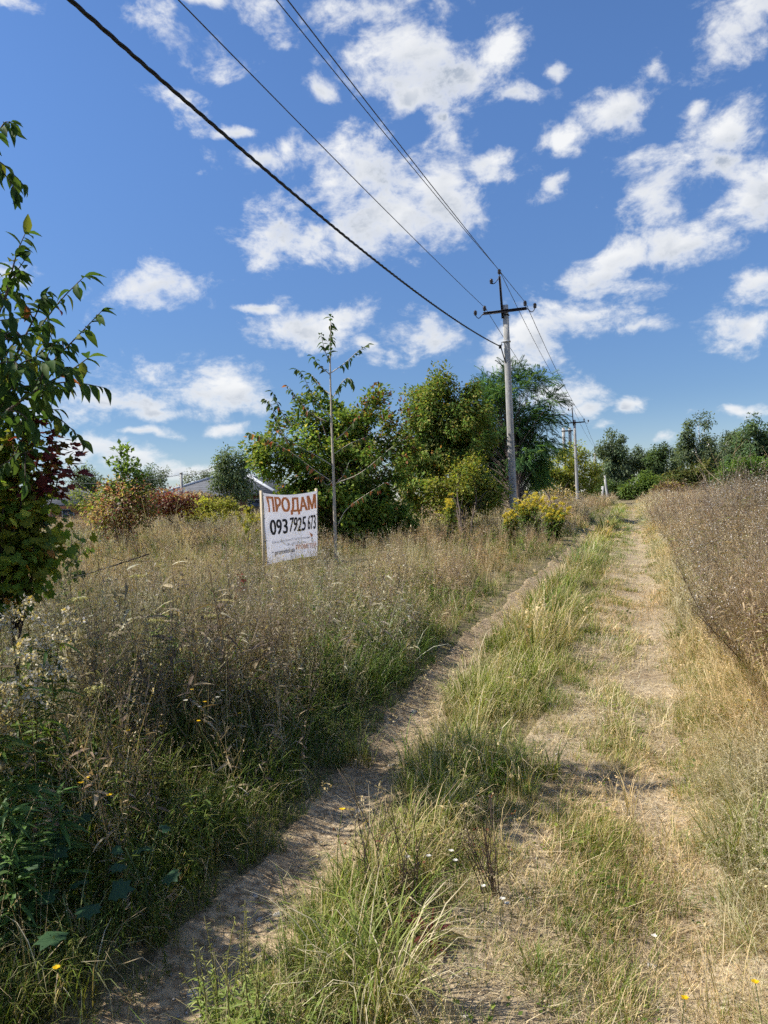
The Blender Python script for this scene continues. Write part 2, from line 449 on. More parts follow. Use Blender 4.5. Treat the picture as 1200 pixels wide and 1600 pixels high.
def strip(name, fx, y0, y1, hw, seed, label, mat=None, dens=0.05, lift=0.012, a0=0.7):
    Y = np.concatenate([np.arange(y0, min(y1, 10), dens), np.geomspace(10, y1, 60)[1:] if y1 > 10 else []])
    c = fx(Y); u = np.linspace(-1, 1, 15)
    wl = hw * (a0 + (1.45 - a0) * 1.1 * fb(Y, Y * 0 + 3, 0.8, seed)); wr = hw * (a0 + (1.45 - a0) * 1.1 * fb(Y, Y * 0 + 8, 0.8, seed + 4))
    jl = (vn(Y, Y * 0, 0.13, seed + 6) - 0.5) * 0.07; jr = (vn(Y, Y * 0, 0.11, seed + 8) - 0.5) * 0.07
    X = c[:, None] + np.where(u[None] < 0, u[None] * (wl + jl)[:, None], u[None] * (wr + jr)[:, None])
    YY = np.repeat(Y[:, None], 15, 1)
    Z = tz(X, YY) + lift - 0.03 * (np.abs(u)[None] > 0.99)
    return tag(grid_obj(name, X, YY, Z, mat or M_SOIL), label, kind='structure')


strip('dirt_path', xL, 1.4, 40, 0.25, 20, 'narrow bare dirt path worn beside the tall grass on the left', M_PATH)
Yt = np.concatenate([np.arange(1.3, 10, 0.05), np.geomspace(10, 60, 70)[1:]]); uu_ = np.linspace(0, 1, 41)
wav = lambda sd: (fb(Yt, Yt * 0 + sd, 0.9, sd) - 0.5) * 0.35
e0 = np.where(Yt < 9.5, xM(Yt) - 0.28, xR(Yt) - 0.75) + wav(44); e1 = xR(Yt) + 0.42 + wav(48)
for _ in range(12): e0[1:-1] = (e0[:-2] + e0[1:-1] + e0[2:]) / 3
XT = e0[:, None] + (e1 - e0)[:, None] * uu_[None]; YT = np.repeat(Yt[:, None], 41, 1)
tag(grid_obj('track', XT, YT, tz(XT, YT) + 0.012 - 0.04 * ((uu_ < 0.01) | (uu_ > 0.99))[None], M_SOIL), 'sandy trampled vehicle track with patchy dry turf', kind='structure')

# ------------------------------------------------------------------ utility poles and wires
LINE = np.array([0.335, 1.0]); LINE /= np.linalg.norm(LINE)
ARM = np.array([LINE[1], -LINE[0]])                 # across the line, to the right
INS_PROF = [(0.02, 0), (0.045, 0.0), (0.075, 0.02), (0.045, 0.045), (0.05, 0.055), (0.085, 0.075), (0.05, 0.105), (0.055, 0.115), (0.08, 0.135), (0.05, 0.165), (0.045, 0.19), (0.02, 0.2)]


def concrete_post(w0, w1, h):
    mb = MB(); V = []; F = []
    for i, z in enumerate(np.linspace(-1.2, h, 8)):
        f = (z + 1.2) / (h + 1.2); w = (w0 + (w1 - w0) * f) / 2; b = w * 0.3
        V += [(-w + b, -w, z), (w - b, -w, z), (w, -w + b, z), (w, w - b, z), (w - b, w, z), (-w + b, w, z), (-w, w - b, z), (-w, -w + b, z)]
    for i in range(7):
        for j in range(8):
            a = i * 8 + j; b = i * 8 + (j + 1) % 8; F.append((a, b, b + 8, a + 8))
    F.append(tuple(56 + j for j in range(8)))
    mb.add(V, F)
    return mb


def line_pole(base, h, label, arm_len, big=1.0):
    root = empty('utility_pole', base, label, 'utility pole', 'concrete poles of the overhead power line')
    bx = np.array(base)
    po = concrete_post(0.30, 0.215, h).build('post', M_CONC); po.location = base; place(po, root); po.matrix_parent_inverse = Matrix(); po.location = (0, 0, 0)
    po.rotation_euler = (0, 0, R(-18))
    ax = np.array([ARM[0], ARM[1], 0]) if big == 1.0 else np.array([ARM[0], ARM[1], 0])
    fw = np.array([LINE[0], LINE[1], 0])
    fr = -fw * 0.135
    pts = []

    def steel(name, A, B, w=0.045):
        mb = MB(); A = np.array(A); B = np.array(B); d = B - A; ln = np.linalg.norm(d); d = d / ln
        s = np.cross(d, fw); s /= np.linalg.norm(s); n = np.cross(s, d)
        Mx = np.stack([s, n, d], 1)
        mb.box((A + B) / 2 - n * 0.0, (w * 2, 0.012, ln), Mx); mb.box((A + B) / 2 + s * w - n * w * 0.6, (0.012, w * 1.2, ln), Mx); mb.box((A + B) / 2 - s * w - n * w * 0.6, (0.012, w * 1.2, ln), Mx)
        o = mb.build(name, M_STEEL); o.parent = root; return o
    zt = h
    steel('top_bracket', fr + np.array([0, 0, zt - 0.55]) - ax * 0.1, fr + np.array([0, 0, zt + 1.15]) - ax * 0.16, 0.04)
    arm = steel('crossarm', fr * 1.35 - ax * arm_len / 2 + np.array([0, 0, zt - 0.28]), fr * 1.35 + ax * arm_len / 2 + np.array([0, 0, zt - 0.28]), 0.05)
    cl = MB()
    for z in (zt - 0.2, zt - 0.4):
        cl.box((0, 0, z), (0.27, 0.27, 0.03), np.array(Euler((0, 0, R(-18))).to_matrix()))
    o = cl.build('arm_clamp', M_STEEL); o.parent = root

    def insulator(p, hook=None):
        mb = MB(); mb.lathe([(r, z) for r, z in INS_PROF], 12, p)
        o = mb.build('insulator', M_INSUL, smooth=False); o.parent = root
        hk = MB()
        if hook is None:
            hk.tube([p - np.array([0, 0, 0.1]), p + np.array([0, 0, 0.03])], 0.014, 6)
        else:
            A = hook; B = p; sgn = (B - A); q = np.linspace(0, 1, 9)
            P = A[None] + sgn[None] * q[:, None]; P[:, 2] = A[2] + (B[2] - A[2]) * q ** 3 - 0.16 * np.sin(np.pi * q) * (0.4 + q)
            hk.tube(P, 0.017, 6)
        h2 = hk.build('pin', M_STEEL); h2.parent = o
    L_ = arm_len / 2
    tops = {}
    pT = fr - ax * 0.165 + np.array([0, 0, zt + 1.24]); insulator(pT); tops['top'] = pT + bx + np.array([0, 0, 0.17])
    insulator(fr - ax * 0.5 + np.array([0, 0, zt + 0.9]), fr - ax * 0.165 + np.array([0, 0, zt + 1.1]))
    for s, nm in ((-1, 'left'), (1, 'right')):
        p_ = fr * 1.35 + ax * s * (L_ - 0.06) + np.array([0, 0, zt - 0.16]); insulator(p_); tops[nm] = p_ + bx + np.array([0, 0, 0.17])
        q_ = fr * 1.35 + ax * s * (L_ + 0.32) + np.array([0, 0, zt - 0.30]); insulator(q_, fr * 1.35 + ax * s * L_ + np.array([0, 0, zt - 0.28]))
    return root, tops


P1 = at(797, 475, 30.0); h1 = P1[2]; b1 = (P1[0] + 0.0, 30.0, 0.0)
top1 = at(789.5, 477, 30.0); H1 = top1[2]
base1 = (top1[0], 30.0, float(tz(top1[0], 30.0)))
pole1, T1 = line_pole(base1, H1 - base1[2], 'nearest tall grey concrete pole with three-wire steel crossarm and thick black cable', 1.75)
# painted pole number
fc = bpy.data.curves.new('num', 'FONT'); fc.body = '135'; fc.size = 0.17; fc.align_x = 'CENTER'; fc.offset = 0.004
# cable bracket of the near pole
mb = MB(); zc = at(783, 535, 30.0)[2] - base1[2]
mb.lathe([(0.155, zc), (0.165, zc), (0.165, zc + 0.04), (0.155, zc + 0.04)], 16)
o = mb.build('band_clamp', M_RIDGE); o.parent = pole1
mb = MB(); mb.tube([(-0.12, -0.06, zc + 0.02), (-0.22, -0.09, zc - 0.02), (-0.24, -0.1, zc - 0.1), (-0.2, -0.1, zc - 0.13)], 0.018, 6)
o = mb.build('cable_hook', M_STEEL); o.parent = pole1

top2 = at(897.5, 656, 70.0)
base2 = (top2[0], 70.0, float(tz(top2[0], 70.0)))
pole2, T2 = line_pole(base2, top2[2] - base2[2], 'second concrete pole of the power line, beside the yellow-green bush', 1.9)
top3 = at(929.5, 708, 122.0); base3 = (top3[0], 122.0, float(tz(top3[0], 122.0)))
r3 = empty('utility_pole', base3, 'third concrete pole standing against the dark trees behind the second pole', 'utility pole', 'concrete poles of the overhead power line')
o = concrete_post(0.42, 0.34, top3[2] - base3[2]).build('post', M_CONC); o.parent = r3
mb = MB(); mb.box((0, 0, top3[2] - base3[2] - 0.3), (2.0, 0.1, 0.1)); mb.box((0, 0, top3[2] - base3[2] + 0.5), (0.1, 0.1, 1.3)); o = mb.build('crossarm', M_STEEL); o.parent = r3
# double-legged pole half hidden in the bush
bt0 = at(886, 668, 84.0); g0 = (at(890, 790, 84.0)[0], 84.0, 0.0)
r4 = empty('double_pole', g0, 'twin-legged concrete anchor pole half hidden behind the locust tree', 'utility pole')
for dx in (-0.36, 0.36):
    mb = concrete_post(0.36, 0.30, bt0[2] + 0.0); o = mb.build('post', M_CONC); o.parent = r4; o.location = (dx * 1.0 - 0.0, 0.1 * dx, 0.0)
for dz, w_ in ((0.4, 1.3), (2.5, 1.1)):
    mb = MB(); mb.box((0, -0.2, bt0[2] - dz), (w_, 0.08, 0.15)); o = mb.build('cross_tie', M_STEEL); o.parent = r4
# short leaning props by the far trees
for (xa, ya, xb, yb, Y, r, lab) in ((944.5, 743, 954, 800, 100, 0.2, 'slim leaning grey concrete post to the right of the third pole'),
                                    (942, 760, 941, 795, 104, 0.26, 'short thick pale stub post left of the leaning post')):
    A = at(xb, yb + 10, Y); B = at(xa, ya, Y + 0.6)
    mb = MB(); q = np.linspace(0, 1, 5)[:, None]; mb.tube(A + (B - A) * q, np.linspace(r, r * 0.8, 5), 8)
    tag(mb.build('leaning_post', M_CONC, origin=A), lab, 'post')


def span(A, B, sag, n=40):
    q = np.linspace(0, 1, n)[:, None]; P = A + (B - A) * q; P[:, 2] -= 4 * sag * (q * (1 - q))[:, 0]
    return P


# the three bare wires run overhead from behind the camera to the near pole and on to the second
starts = {'left': (304, 0), 'top': (449, 0), 'right': (469, 0)}
side = {'left': 'leftmost of three thin bare wires', 'top': 'middle one of three thin bare wires', 'right': 'rightmost of three thin bare wires'}
for k in ('left', 'top', 'right'):
    E_ = T1[k] - np.array([LINE[0], LINE[1], 0]) * 0.35 - np.array([0, 0, 0.05])
    d = ray(*starts[k]); S_ = np.array([0, 0, CAMZ]) + d * ((E_[2] - 0.15 - CAMZ) / d[2])
    S2 = E_ + (S_ - E_) * 2.05
    mb = MB(); mb.tube(span(S2, E_, 0.25), 0.0105, 5, cap=False)
    mb.tube(np.array([E_, T1[k]]), 0.008, 4)
    tag(mb.build('overhead_wire', M_WIRE), side[k] + ' above the track, before the near pole', 'wire', 'thin bare wires of the power line')
    mb = MB(); mb.tube(span(T1[k] + np.array([LINE[0], LINE[1], 0]) * 0.05, T2[k], 0.45), 0.0125, 5, cap=False)
    tag(mb.build('overhead_wire', M_WIRE), side[k].replace('thin bare wires', 'thin wires') + ' from the near pole to the second pole', 'wire', 'thin bare wires of the power line')
    e3 = np.array([base3[0], 122, top3[2] - 0.2]) + np.array([{'left': -0.9, 'top': 0, 'right': 0.9}[k], 0, 1.2 if k == 'top' else 0])
    mb = MB(); mb.tube(span(T2[k], e3, 0.5), 0.014, 4, cap=False)
    tag(mb.build('overhead_wire', M_WIRE), side[k].replace('thin bare wires', 'hair-thin wires') + ' from the second pole to the third', 'wire', 'thin bare wires of the power line')
# thick twisted cable
E_ = at(781.5, 541, 29.9)
d = ray(110, 0); S_ = np.array([0, 0, CAMZ]) + d * ((6.75 - CAMZ) / d[2])
mid = None
best = None
for sg in np.linspace(0.05, 1.2, 24):                # choose the sag that runs through the photographed middle of the cable
    S2 = E_ + (S_ - E_) * 1.0; P = span(S2, E_, sg, 60); c = P - np.array([0, 0, CAMZ])
    px = 600 + FPX * (c @ cr) / (c @ cf); py = 800 - FPX * (c @ cu) / (c @ cf)
    e = abs(np.interp(500, px, py) - 338)
    if best is None or e < best[0]: best = (e, sg)
sg = best[1]
P = span(S_, E_, sg, 420)
ext = S_ + (P[0] - P[6]) / np.linalg.norm(P[0] - P[6]) * np.linspace(6, 0.05, 120)[:, None]
P = np.concatenate([ext, P])
ln = np.concatenate([[0], np.cumsum(np.linalg.norm(np.diff(P, axis=0), axis=1))])
T = np.gradient(P, axis=0); T /= np.linalg.norm(T, axis=1)[:, None]
A = np.cross(T, [0, 0, 1]); A /= np.linalg.norm(A, axis=1)[:, None]; B = np.cross(A, T)
mb = MB()
for k in range(3):
    ph = ln * 2 * np.pi / 0.75 + k * 2.094
    mb.tube(P + 0.0135 * (np.cos(ph)[:, None] * A + np.sin(ph)[:, None] * B), 0.0135, 6, cap=False)
tail = np.array([E_, E_ + np.array([0.05, 0, -0.12]), E_ + np.array([0.12, 0, -0.4]), E_ + np.array([0.22, 0.03, -0.75])])
mb.tube(tail, 0.024, 6); mb.box(E_ + np.array([0, 0, -0.02]), (0.1, 0.1, 0.14))
tag(mb.build('power_cable', M_CABLE, smooth=True), 'thick black twisted cable sagging from the near pole over the upper left', 'cable')

# ------------------------------------------------------------------ lettering


def text_mesh(body, size=1.0, bold=0.0, shear=0.0, spacing=1.0):
    c = bpy.data.curves.new('txt', 'FONT'); c.body = body; c.size = size; c.offset = bold; c.shear = shear; c.space_character = spacing
    c.resolution_u = 3
    o = bpy.data.objects.new('txt', c); COL.objects.link(o)
    dg = bpy.context.evaluated_depsgraph_get(); dg.update()
    me = bpy.data.meshes.new_from_object(o.evaluated_get(dg))
    V = np.zeros(len(me.vertices) * 3, np.float32); me.vertices.foreach_get('co', V); V = V.reshape(-1, 3)[:, :2].astype(float)
    F = [tuple(p.vertices) for p in me.polygons]
    bpy.data.objects.remove(o); bpy.data.curves.remove(c); bpy.data.meshes.remove(me)
    V -= V.min(0); V /= V.max(0)
    return V, F


def split_tris(V, F, n=2):
    """refine a flat lettering mesh so that it can follow a curved sheet"""
    for _ in range(n):
        V = list(map(tuple, V)); G = []; mid = {}

        def m_(a, b):
            k = (min(a, b), max(a, b))
            if k not in mid:
                mid[k] = len(V); V.append(((V[a][0] + V[b][0]) / 2, (V[a][1] + V[b][1]) / 2))
            return mid[k]
        for f in F:
            for i in range(1, len(f) - 1):
                a, b, c = f[0], f[i], f[i + 1]; ab, bc, ca = m_(a, b), m_(b, c), m_(c, a)
                G += [(a, ab, ca), (ab, b, bc), (ca, bc, c), (ab, bc, ca)]
        F = G; V = np.array(V)
    return V, F


# number and mark on the near pole
tv, tf = text_mesh('135', bold=0.02)
yaw = R(-18)
zn = at(800, 762, 29.8)[2] - base1[2]
mb = MB()
for (V, F) in ((tv, tf),):
    wv = 0.285 * 0.5
    P = np.stack([(V[:, 0] - 0.5) * 0.24, np.full(len(V), -wv - 0.006), zn + V[:, 1] * 0.17], 1)
    mb.add(P, F)
zt_ = zn + 0.33
for a, b in (((-0.09, 0), (0, 0.2)), ((0, 0.2), (0.09, 0)), ((-0.09, 0), (0.09, 0))):
    a = np.array(a); b = np.array(b); dd = (b - a) / np.linalg.norm(b - a); nn = np.array([-dd[1], dd[0]]) * 0.008
    q = [a - nn, b - nn, b + nn, a + nn]
    mb.add([(v[0], -wv - 0.005 + 0.003 * 0, zt_ + v[1]) for v in q], [(0, 1, 2, 3)])
o = mb.build('painted_number', M_GREYP); o['kind'] = 'stuff'; o.parent = pole1; o.rotation_euler = (0, 0, yaw)

# ------------------------------------------------------------------ banner
YL, YR = 15.7, 17.6
TL, TR, BL, BR = at(410.0, 769.7, YL), at(495.5, 766.5, YR), at(417.4, 882.4, YL), at(495.6, 868.5, YR)
bn = np.cross(TR - TL, BL - TL); bn /= np.linalg.norm(bn)
if bn[1] > 0: bn = -bn


def cloth(u, v, off=0.0):
    u = np.asarray(u, float); v = np.asarray(v, float)
    sag = 0.045 * 4 * u * (1 - u) * np.clip(v, 0, 1) ** 2 - 0.012 * 4 * u * (1 - u) * (1 - v)
    vv = v - sag
    uu = u + 0.012 * np.sin(v * 9) * (1 - u) ** 4
    P = (BL[None] * ((1 - uu) * (1 - vv))[:, None] + BR[None] * (uu * (1 - vv))[:, None] + TL[None] * ((1 - uu) * vv)[:, None] + TR[None] * (uu * vv)[:, None])
    dsp = 0.045 * np.sin(np.pi * u) * (0.5 + 0.5 * v) - 0.016 * np.sin(7.5 * u + 3.2 * v) * np.sin(np.pi * np.clip(u, 0, 1)) ** 0.7 + 0.008 * np.sin(19 * u - 7 * v) * u \
        + 0.02 * np.exp(-((u - 0.06) / 0.035) ** 2) * np.sin(v * 14)
    return P - bn[None] * (dsp)[:, None] * 1.0 + bn[None] * off


base_s = (BL + BR) / 2; base_s = np.array([base_s[0], base_s[1], float(tz(base_s[0], base_s[1]))])
sg_root = empty('banner_sign', base_s, 'white for-sale banner with orange and black lettering tied between two wooden posts', 'sign')
nu, nv = 110, 80
U, Vv = np.meshgrid(np.linspace(0, 1, nu), np.linspace(0, 1, nv))
P = cloth(U.ravel(), Vv.ravel())
a = (np.arange(nv - 1)[:, None] * nu + np.arange(nu - 1)[None]).ravel()
mb = MB(); mb.add(P, np.stack([a, a + 1, a + nu + 1, a + nu], 1))
ban = mb.build('banner', M_BANNER, sg_root, smooth=True)


def letter(body, u0, u1, v0, v1, mat, name, bold=0.03, wob=0.0, shear=0.0, spacing=1.0, tilt=0.0):
    V, F = text_mesh(body, bold=0.0, shear=shear, spacing=spacing); V, F = split_tris(V, F, 3 if len(body) < 8 else 2)
    u = u0 + V[:, 0] * (u1 - u0); v = v0 + V[:, 1] * (v1 - v0) + wob * np.sin(V[:, 0] * 7) + tilt * V[:, 0]
    u = u + shear * 0
    mb = MB(); sh_ = bold * 0.75 / max(len(body), 3)            # strokes thickened by overlaid copies
    for q_, (du, dv) in enumerate(((-1, -0.6), (1, -0.6), (0, 0), (-1, 0.6), (1, 0.6)) if bold else ((0, 0),)):
        mb.add(cloth(u + du * sh_ * 1.6 * (u1 - u0), v + dv * bold * 0.5 * (v1 - v0), 0.012 + 0.0006 * q_), F)
    o = mb.build(name, mat); place(o, ban)
    if name == 'small_lettering': o['kind'] = 'stuff'
    return o


letter('ПРОДАМ', 0.06, 0.97, 0.685, 0.955, M_ORANGE, 'headline_lettering', 0.05, wob=0.008, shear=-0.1)
letter('093', 0.10, 0.43, 0.40, 0.62, M_BLACK, 'phone_number', 0.05)
letter('7925', 0.475, 0.76, 0.415, 0.63, M_BLACK, 'phone_number', 0.05, wob=0.006, shear=0.15)
letter('673', 0.80, 0.965, 0.42, 0.635, M_BLACK, 'phone_number', 0.05)
letter('Більше нерухомості та оголошень', 0.10, 0.85, 0.265, 0.315, M_GREYP, 'small_lettering', 0.0, tilt=0.01)
letter('на сайті агенства', 0.42, 0.77, 0.215, 0.255, M_GREYP, 'small_lettering', 0.0)
letter('prometei.ua', 0.14, 0.55, 0.085, 0.175, M_BLACK, 'web_address', 0.025)
letter('ПРОМЕТЕЙ', 0.575, 0.96, 0.135, 0.225, M_ORANGE, 'name_lettering', 0.015)
# torch emblem: orange flame above a grey stem
mb = MB(); mb.add(cloth([0.83, 0.86, 0.90, 0.905, 0.88, 0.86], [0.395, 0.36, 0.345, 0.31, 0.295, 0.33], 0.007), [(0, 5, 1), (1, 5, 4, 2), (2, 4, 3)])
o = mb.build('emblem_flame', M_ORANGE); place(o, ban)
mb = MB(); mb.add(cloth([0.878, 0.902, 0.892, 0.884], [0.288, 0.292, 0.22, 0.22], 0.007), [(0, 3, 2, 1)])
o = mb.build('emblem_stem', M_GREYP); place(o, ban)
for (tp, bp, w) in ((at(407.8, 766.5, YL), at(413.9, 900, YL), 0.045), (at(494.2, 763, YR + 0.05), at(495.0, 885, YR + 0.05), 0.05)):
    dv = (bp - tp); dv /= np.linalg.norm(dv); k = (tp[2] - (-0.2)) / -dv[2]
    mb = MB(); q = np.linspace(0, 1, 5)[:, None]; E2 = tp + dv * k; c = (tp + E2) / 2
    zax = -dv; xax = np.cross([0, 1, 0], zax); xax /= np.linalg.norm(xax); yax = np.cross(zax, xax)
    mb.box(c, (w * 1.3, w, np.linalg.norm(E2 - tp)), np.stack([xax, yax, zax], 1))
    mb.build('post', M_WOOD, sg_root)
for v in (0.03, 0.33, 0.64, 0.965):
    for u, post in ((0.012, 0), (0.985, 1)):
        c = cloth([u], [v])[0]
        e = (at(408, 767, YL) if post == 0 else at(494.5, 763, YR)); e = np.array([e[0] + (0.06 * (1 - v) if post == 0 else 0), e[1], c[2]])
        mb = MB(); mb.tube([c + bn * 0.012, c * 0.4 + e * 0.6 + bn * 0.04, e - np.array([0.04, 0, 0])], 0.007, 5)
        mb.build('cable_tie', M_BLACK, sg_root)

# ------------------------------------------------------------------ houses on the far left


def house(base, w, dpt, hw, hr, rot, label, ridge_white=True):
    root = empty('house', base, label, 'house'); root.rotation_euler = (0, 0, rot)
    x, y = w / 2, dpt / 2
    mb = MB(); mb.box((0, 0, hw / 2 - 0.3), (w, dpt, hw + 0.6)); o = mb.build('wall', M_BRICK); o.parent = root
    ov = 0.6; X, Y_ = x + ov, y + ov; rl = max(w - dpt, 0.4) / 2
    mb = MB()
    V = [(-X, -Y_, hw), (X, -Y_, hw), (X, Y_, hw), (-X, Y_, hw), (-rl, 0, hw + hr), (rl, 0, hw + hr)]
    V += [(a, b, c - 0.18) for a, b, c in V[:4]]
    mb.add(V, [(0, 1, 5, 4), (1, 2, 5), (2, 3, 4, 5), (3, 0, 4), (6, 7, 1, 0), (7, 8, 2, 1), (8, 9, 3, 2), (9, 6, 0, 3), (9, 8, 7, 6)])
    rf = mb.build('roof', M_ROOF); rf.parent = root
    V = np.array(V)
    # courses of tiles standing proud on the two visible slopes
    for (a, b, c, d2) in ((0, 1, 5, 4),):
        for k in range(1, 9):
            f = k / 9.0; A_ = V[a] + (V[d2] - V[a]) * f; B_ = V[b] + (V[c] - V[b]) * f
            mb = MB(); mb.tube([A_ + (0, 0, 0.0), B_ + (0, 0, 0.0)], 0.03, 4); o = mb.build('tile_course', M_ROOF); o.parent = rf
    for (a, b) in ((0, 4), (1, 5), (2, 5), (3, 4), (4, 5)):
        mb = MB(); mb.tube([V[a] + (0, 0, 0.05), V[b] + (0, 0, 0.07)], 0.16, 6); o = mb.build('ridge_tiles', M_RIDGE if ridge_white else M_ROOF); o.parent = rf
    for i, wx in enumerate(np.linspace(-x * 0.7, x * 0.7, 4)):
        mb = MB(); mb.box((wx, -y - 0.02, hw * 0.55), (1.3, 0.08, 1.4)); wn_ = mb.build('window', M_PLASTER); wn_.parent = root
        mb = MB(); mb.box((wx, -y - 0.05, hw * 0.55), (1.1, 0.08, 1.2)); o = mb.build('pane', M_GLASS); o.parent = wn_
    return root


hb = at(318, 790, 74.0); house((hb[0] + 2.1, 78.0, 0), 13.0, 9.5, 2.75, 2.05, R(-14), 'brick house with grey hipped roof and pale ridge tiles beyond the meadow')
hb = at(78, 790, 84.0); house((hb[0], 86.0, 0), 11.0, 8.0, 2.6, 1.9, R(20), 'dark-roofed house mostly hidden behind the left tree', False)
A = at(285.5, 790, 62.0); B = at(284.5, 739, 62.0)
pr = empty('roadside_post', (A[0], 62, 0), 'slim grey post in front of the hipped-roof house', 'post')
mb = MB(); mb.tube([(0, 0, -0.5), (0, 0, B[2] * 0.5), (0, 0, B[2])], [0.14, 0.12, 0.11], 8); o = mb.build('shaft', M_CONC); o.parent = pr
mb = MB(); mb.lathe([(0.14, B[2] - 0.05), (0.15, B[2]), (0.1, B[2] + 0.05)], 8); o = mb.build('cap', M_CONC); o.parent = pr
mb = MB(); mb.tube(np.concatenate([span(at(100, 752, 85), at(285, 741, 62), 0.5, 16), span(at(285, 741, 62), at(345, 722, 52), 0.3, 12)[1:]]), 0.02, 4, cap=False)
tag(mb.build('service_wire', M_WIRE), 'faint thin wire crossing above the houses on the left', 'wire')

# ------------------------------------------------------------------ leaf and stem tools


def leaf_tpl(ys_, ws_, fold=0.12, curl=0.35, lob=None):
    """a leaf along +Y of length 1 with a folded midrib that curls down; returns verts, loops, sizes"""
    V = []; F = []
    n = len(ys_)
    for y, w in zip(ys_, ws_):
        z = -curl * y * y
        V += [(-w, y, z + fold * w * 2), (0, y, z), (w, y, z + fold * w * 2)]
    for i in range(n - 1):
        a = i * 3
        F += [(a, a + 1, a + 4, a + 3), (a + 1, a + 2, a + 5, a + 4)]
    return np.array(V), F


LEAF_OVATE = leaf_tpl([0, 0.12, 0.35, 0.6, 0.82, 1.0], [0.015, 0.12, 0.24, 0.23, 0.11, 0.004], 0.18, 0.34)
LEAF_LANCE = leaf_tpl([0, 0.3, 0.65, 1.0], [0.02, 0.085, 0.065, 0.003], 0.2, 0.4)
LEAF_SIMPLE = (np.array([(0, 0, 0), (-0.27, 0.5, 0.05), (0, 1, -0.16), (0.27, 0.5, 0.05)], float), [(0, 3, 2, 1)])
LEAF_SMALL = (np.array([(0, 0, 0), (-0.32, 0.45, 0.08), (0, 1, -0.1), (0.32, 0.45, 0.08), (0, 0.5, -0.03)], float), [(0, 4, 1), (1, 4, 2), (0, 3, 4), (4, 3, 2)])


def lobed():
    ang = np.linspace(-130, 130, 15); rad = [0.35, 0.58, 0.5, 0.68, 0.56, 0.86, 0.66, 1.0, 0.66, 0.86, 0.56, 0.68, 0.5, 0.58, 0.35]
    V = [(0, 0, 0)] + [(0.75 * r * math.sin(R(a)), 0.35 + r * math.cos(R(a)) * 0.65, -0.18 * r * r + 0.05 * (i % 2)) for i, (a, r) in enumerate(zip(ang, rad))]
    V[0] = (0, 0.28, 0.05)
    return np.array(V, float), [(0, i + 1, i) for i in range(1, 15)]


LEAF_LOBED = lobed()


def pinnate(n=8):
    V = []; F = []
    for i in range(n):
        y = 0.12 + 0.8 * i / (n - 1); ln_ = 0.17 * (1 - 0.35 * abs(i / (n - 1) - 0.45)); z = -0.35 * y * y
        for s in (-1, 1):
            b = len(V); V += [(0, y, z), (s * ln_ * 0.5, y - 0.045, z - 0.02), (s * ln_, y + 0.03, z - 0.07), (s * ln_ * 0.55, y + 0.055, z - 0.01)]
            F.append((b, b + 1, b + 2, b + 3) if s > 0 else (b + 3, b + 2, b + 1, b))
    return np.array(V, float), F


LEAF_PINNATE = pinnate()


def nrm(a):
    return a / (np.linalg.norm(a, axis=-1, keepdims=True) + 1e-9)


def frames(D, Nn):
    D = nrm(D); X = nrm(np.cross(D, Nn)); Z = np.cross(X, D)
    return np.stack([X, D, Z], -1)            # columns


def spray(mb, tpl, pos, D, Nn, size, cols):
    V, F = tpl; n = len(pos); M_ = frames(D, Nn) * size[:, None, None]
    W_ = np.einsum('nij,vj->nvi', M_, V) + pos[:, None]
    fl = np.array([i for f in F for i in f]); sz = np.array([len(f) for f in F])
    loops = (fl[None] + (np.arange(n) * len(V))[:, None]).ravel()
    mb.raw(W_.reshape(-1, 3), loops, np.tile(sz, n), np.repeat(cols, len(V), 0))


def pick(pal, n, g=rng, jit=0.18):
    """n colours out of a weighted palette"""
    c = np.array([p[:3] for p in pal]); w = np.array([p[3] for p in pal], float); w /= w.sum()
    o = c[g.choice(len(pal), n, p=w)]
    return o * (1 + jit * g.normal(size=(n, 1))).clip(0.5, 1.6)


GREEN = (0.085, 0.14, 0.026); DGREEN = (0.045, 0.085, 0.02); LGREEN = (0.16, 0.215, 0.038); OLIVE = (0.19, 0.18, 0.05)
STRAW = (0.54, 0.455, 0.265); PALE = (0.68, 0.60, 0.41); TAN = (0.42, 0.33, 0.20); BROWN = (0.25, 0.185, 0.13); DBROWN = (0.11, 0.08, 0.06)
PURP = (0.31, 0.235, 0.195); YELLOW = (0.62, 0.46, 0.03)

# ------------------------------------------------------------------ small plants that make up the ground cover
PROTO = bpy.data.collections.new('cover_prototypes')          # not linked to the scene: only a source of shapes


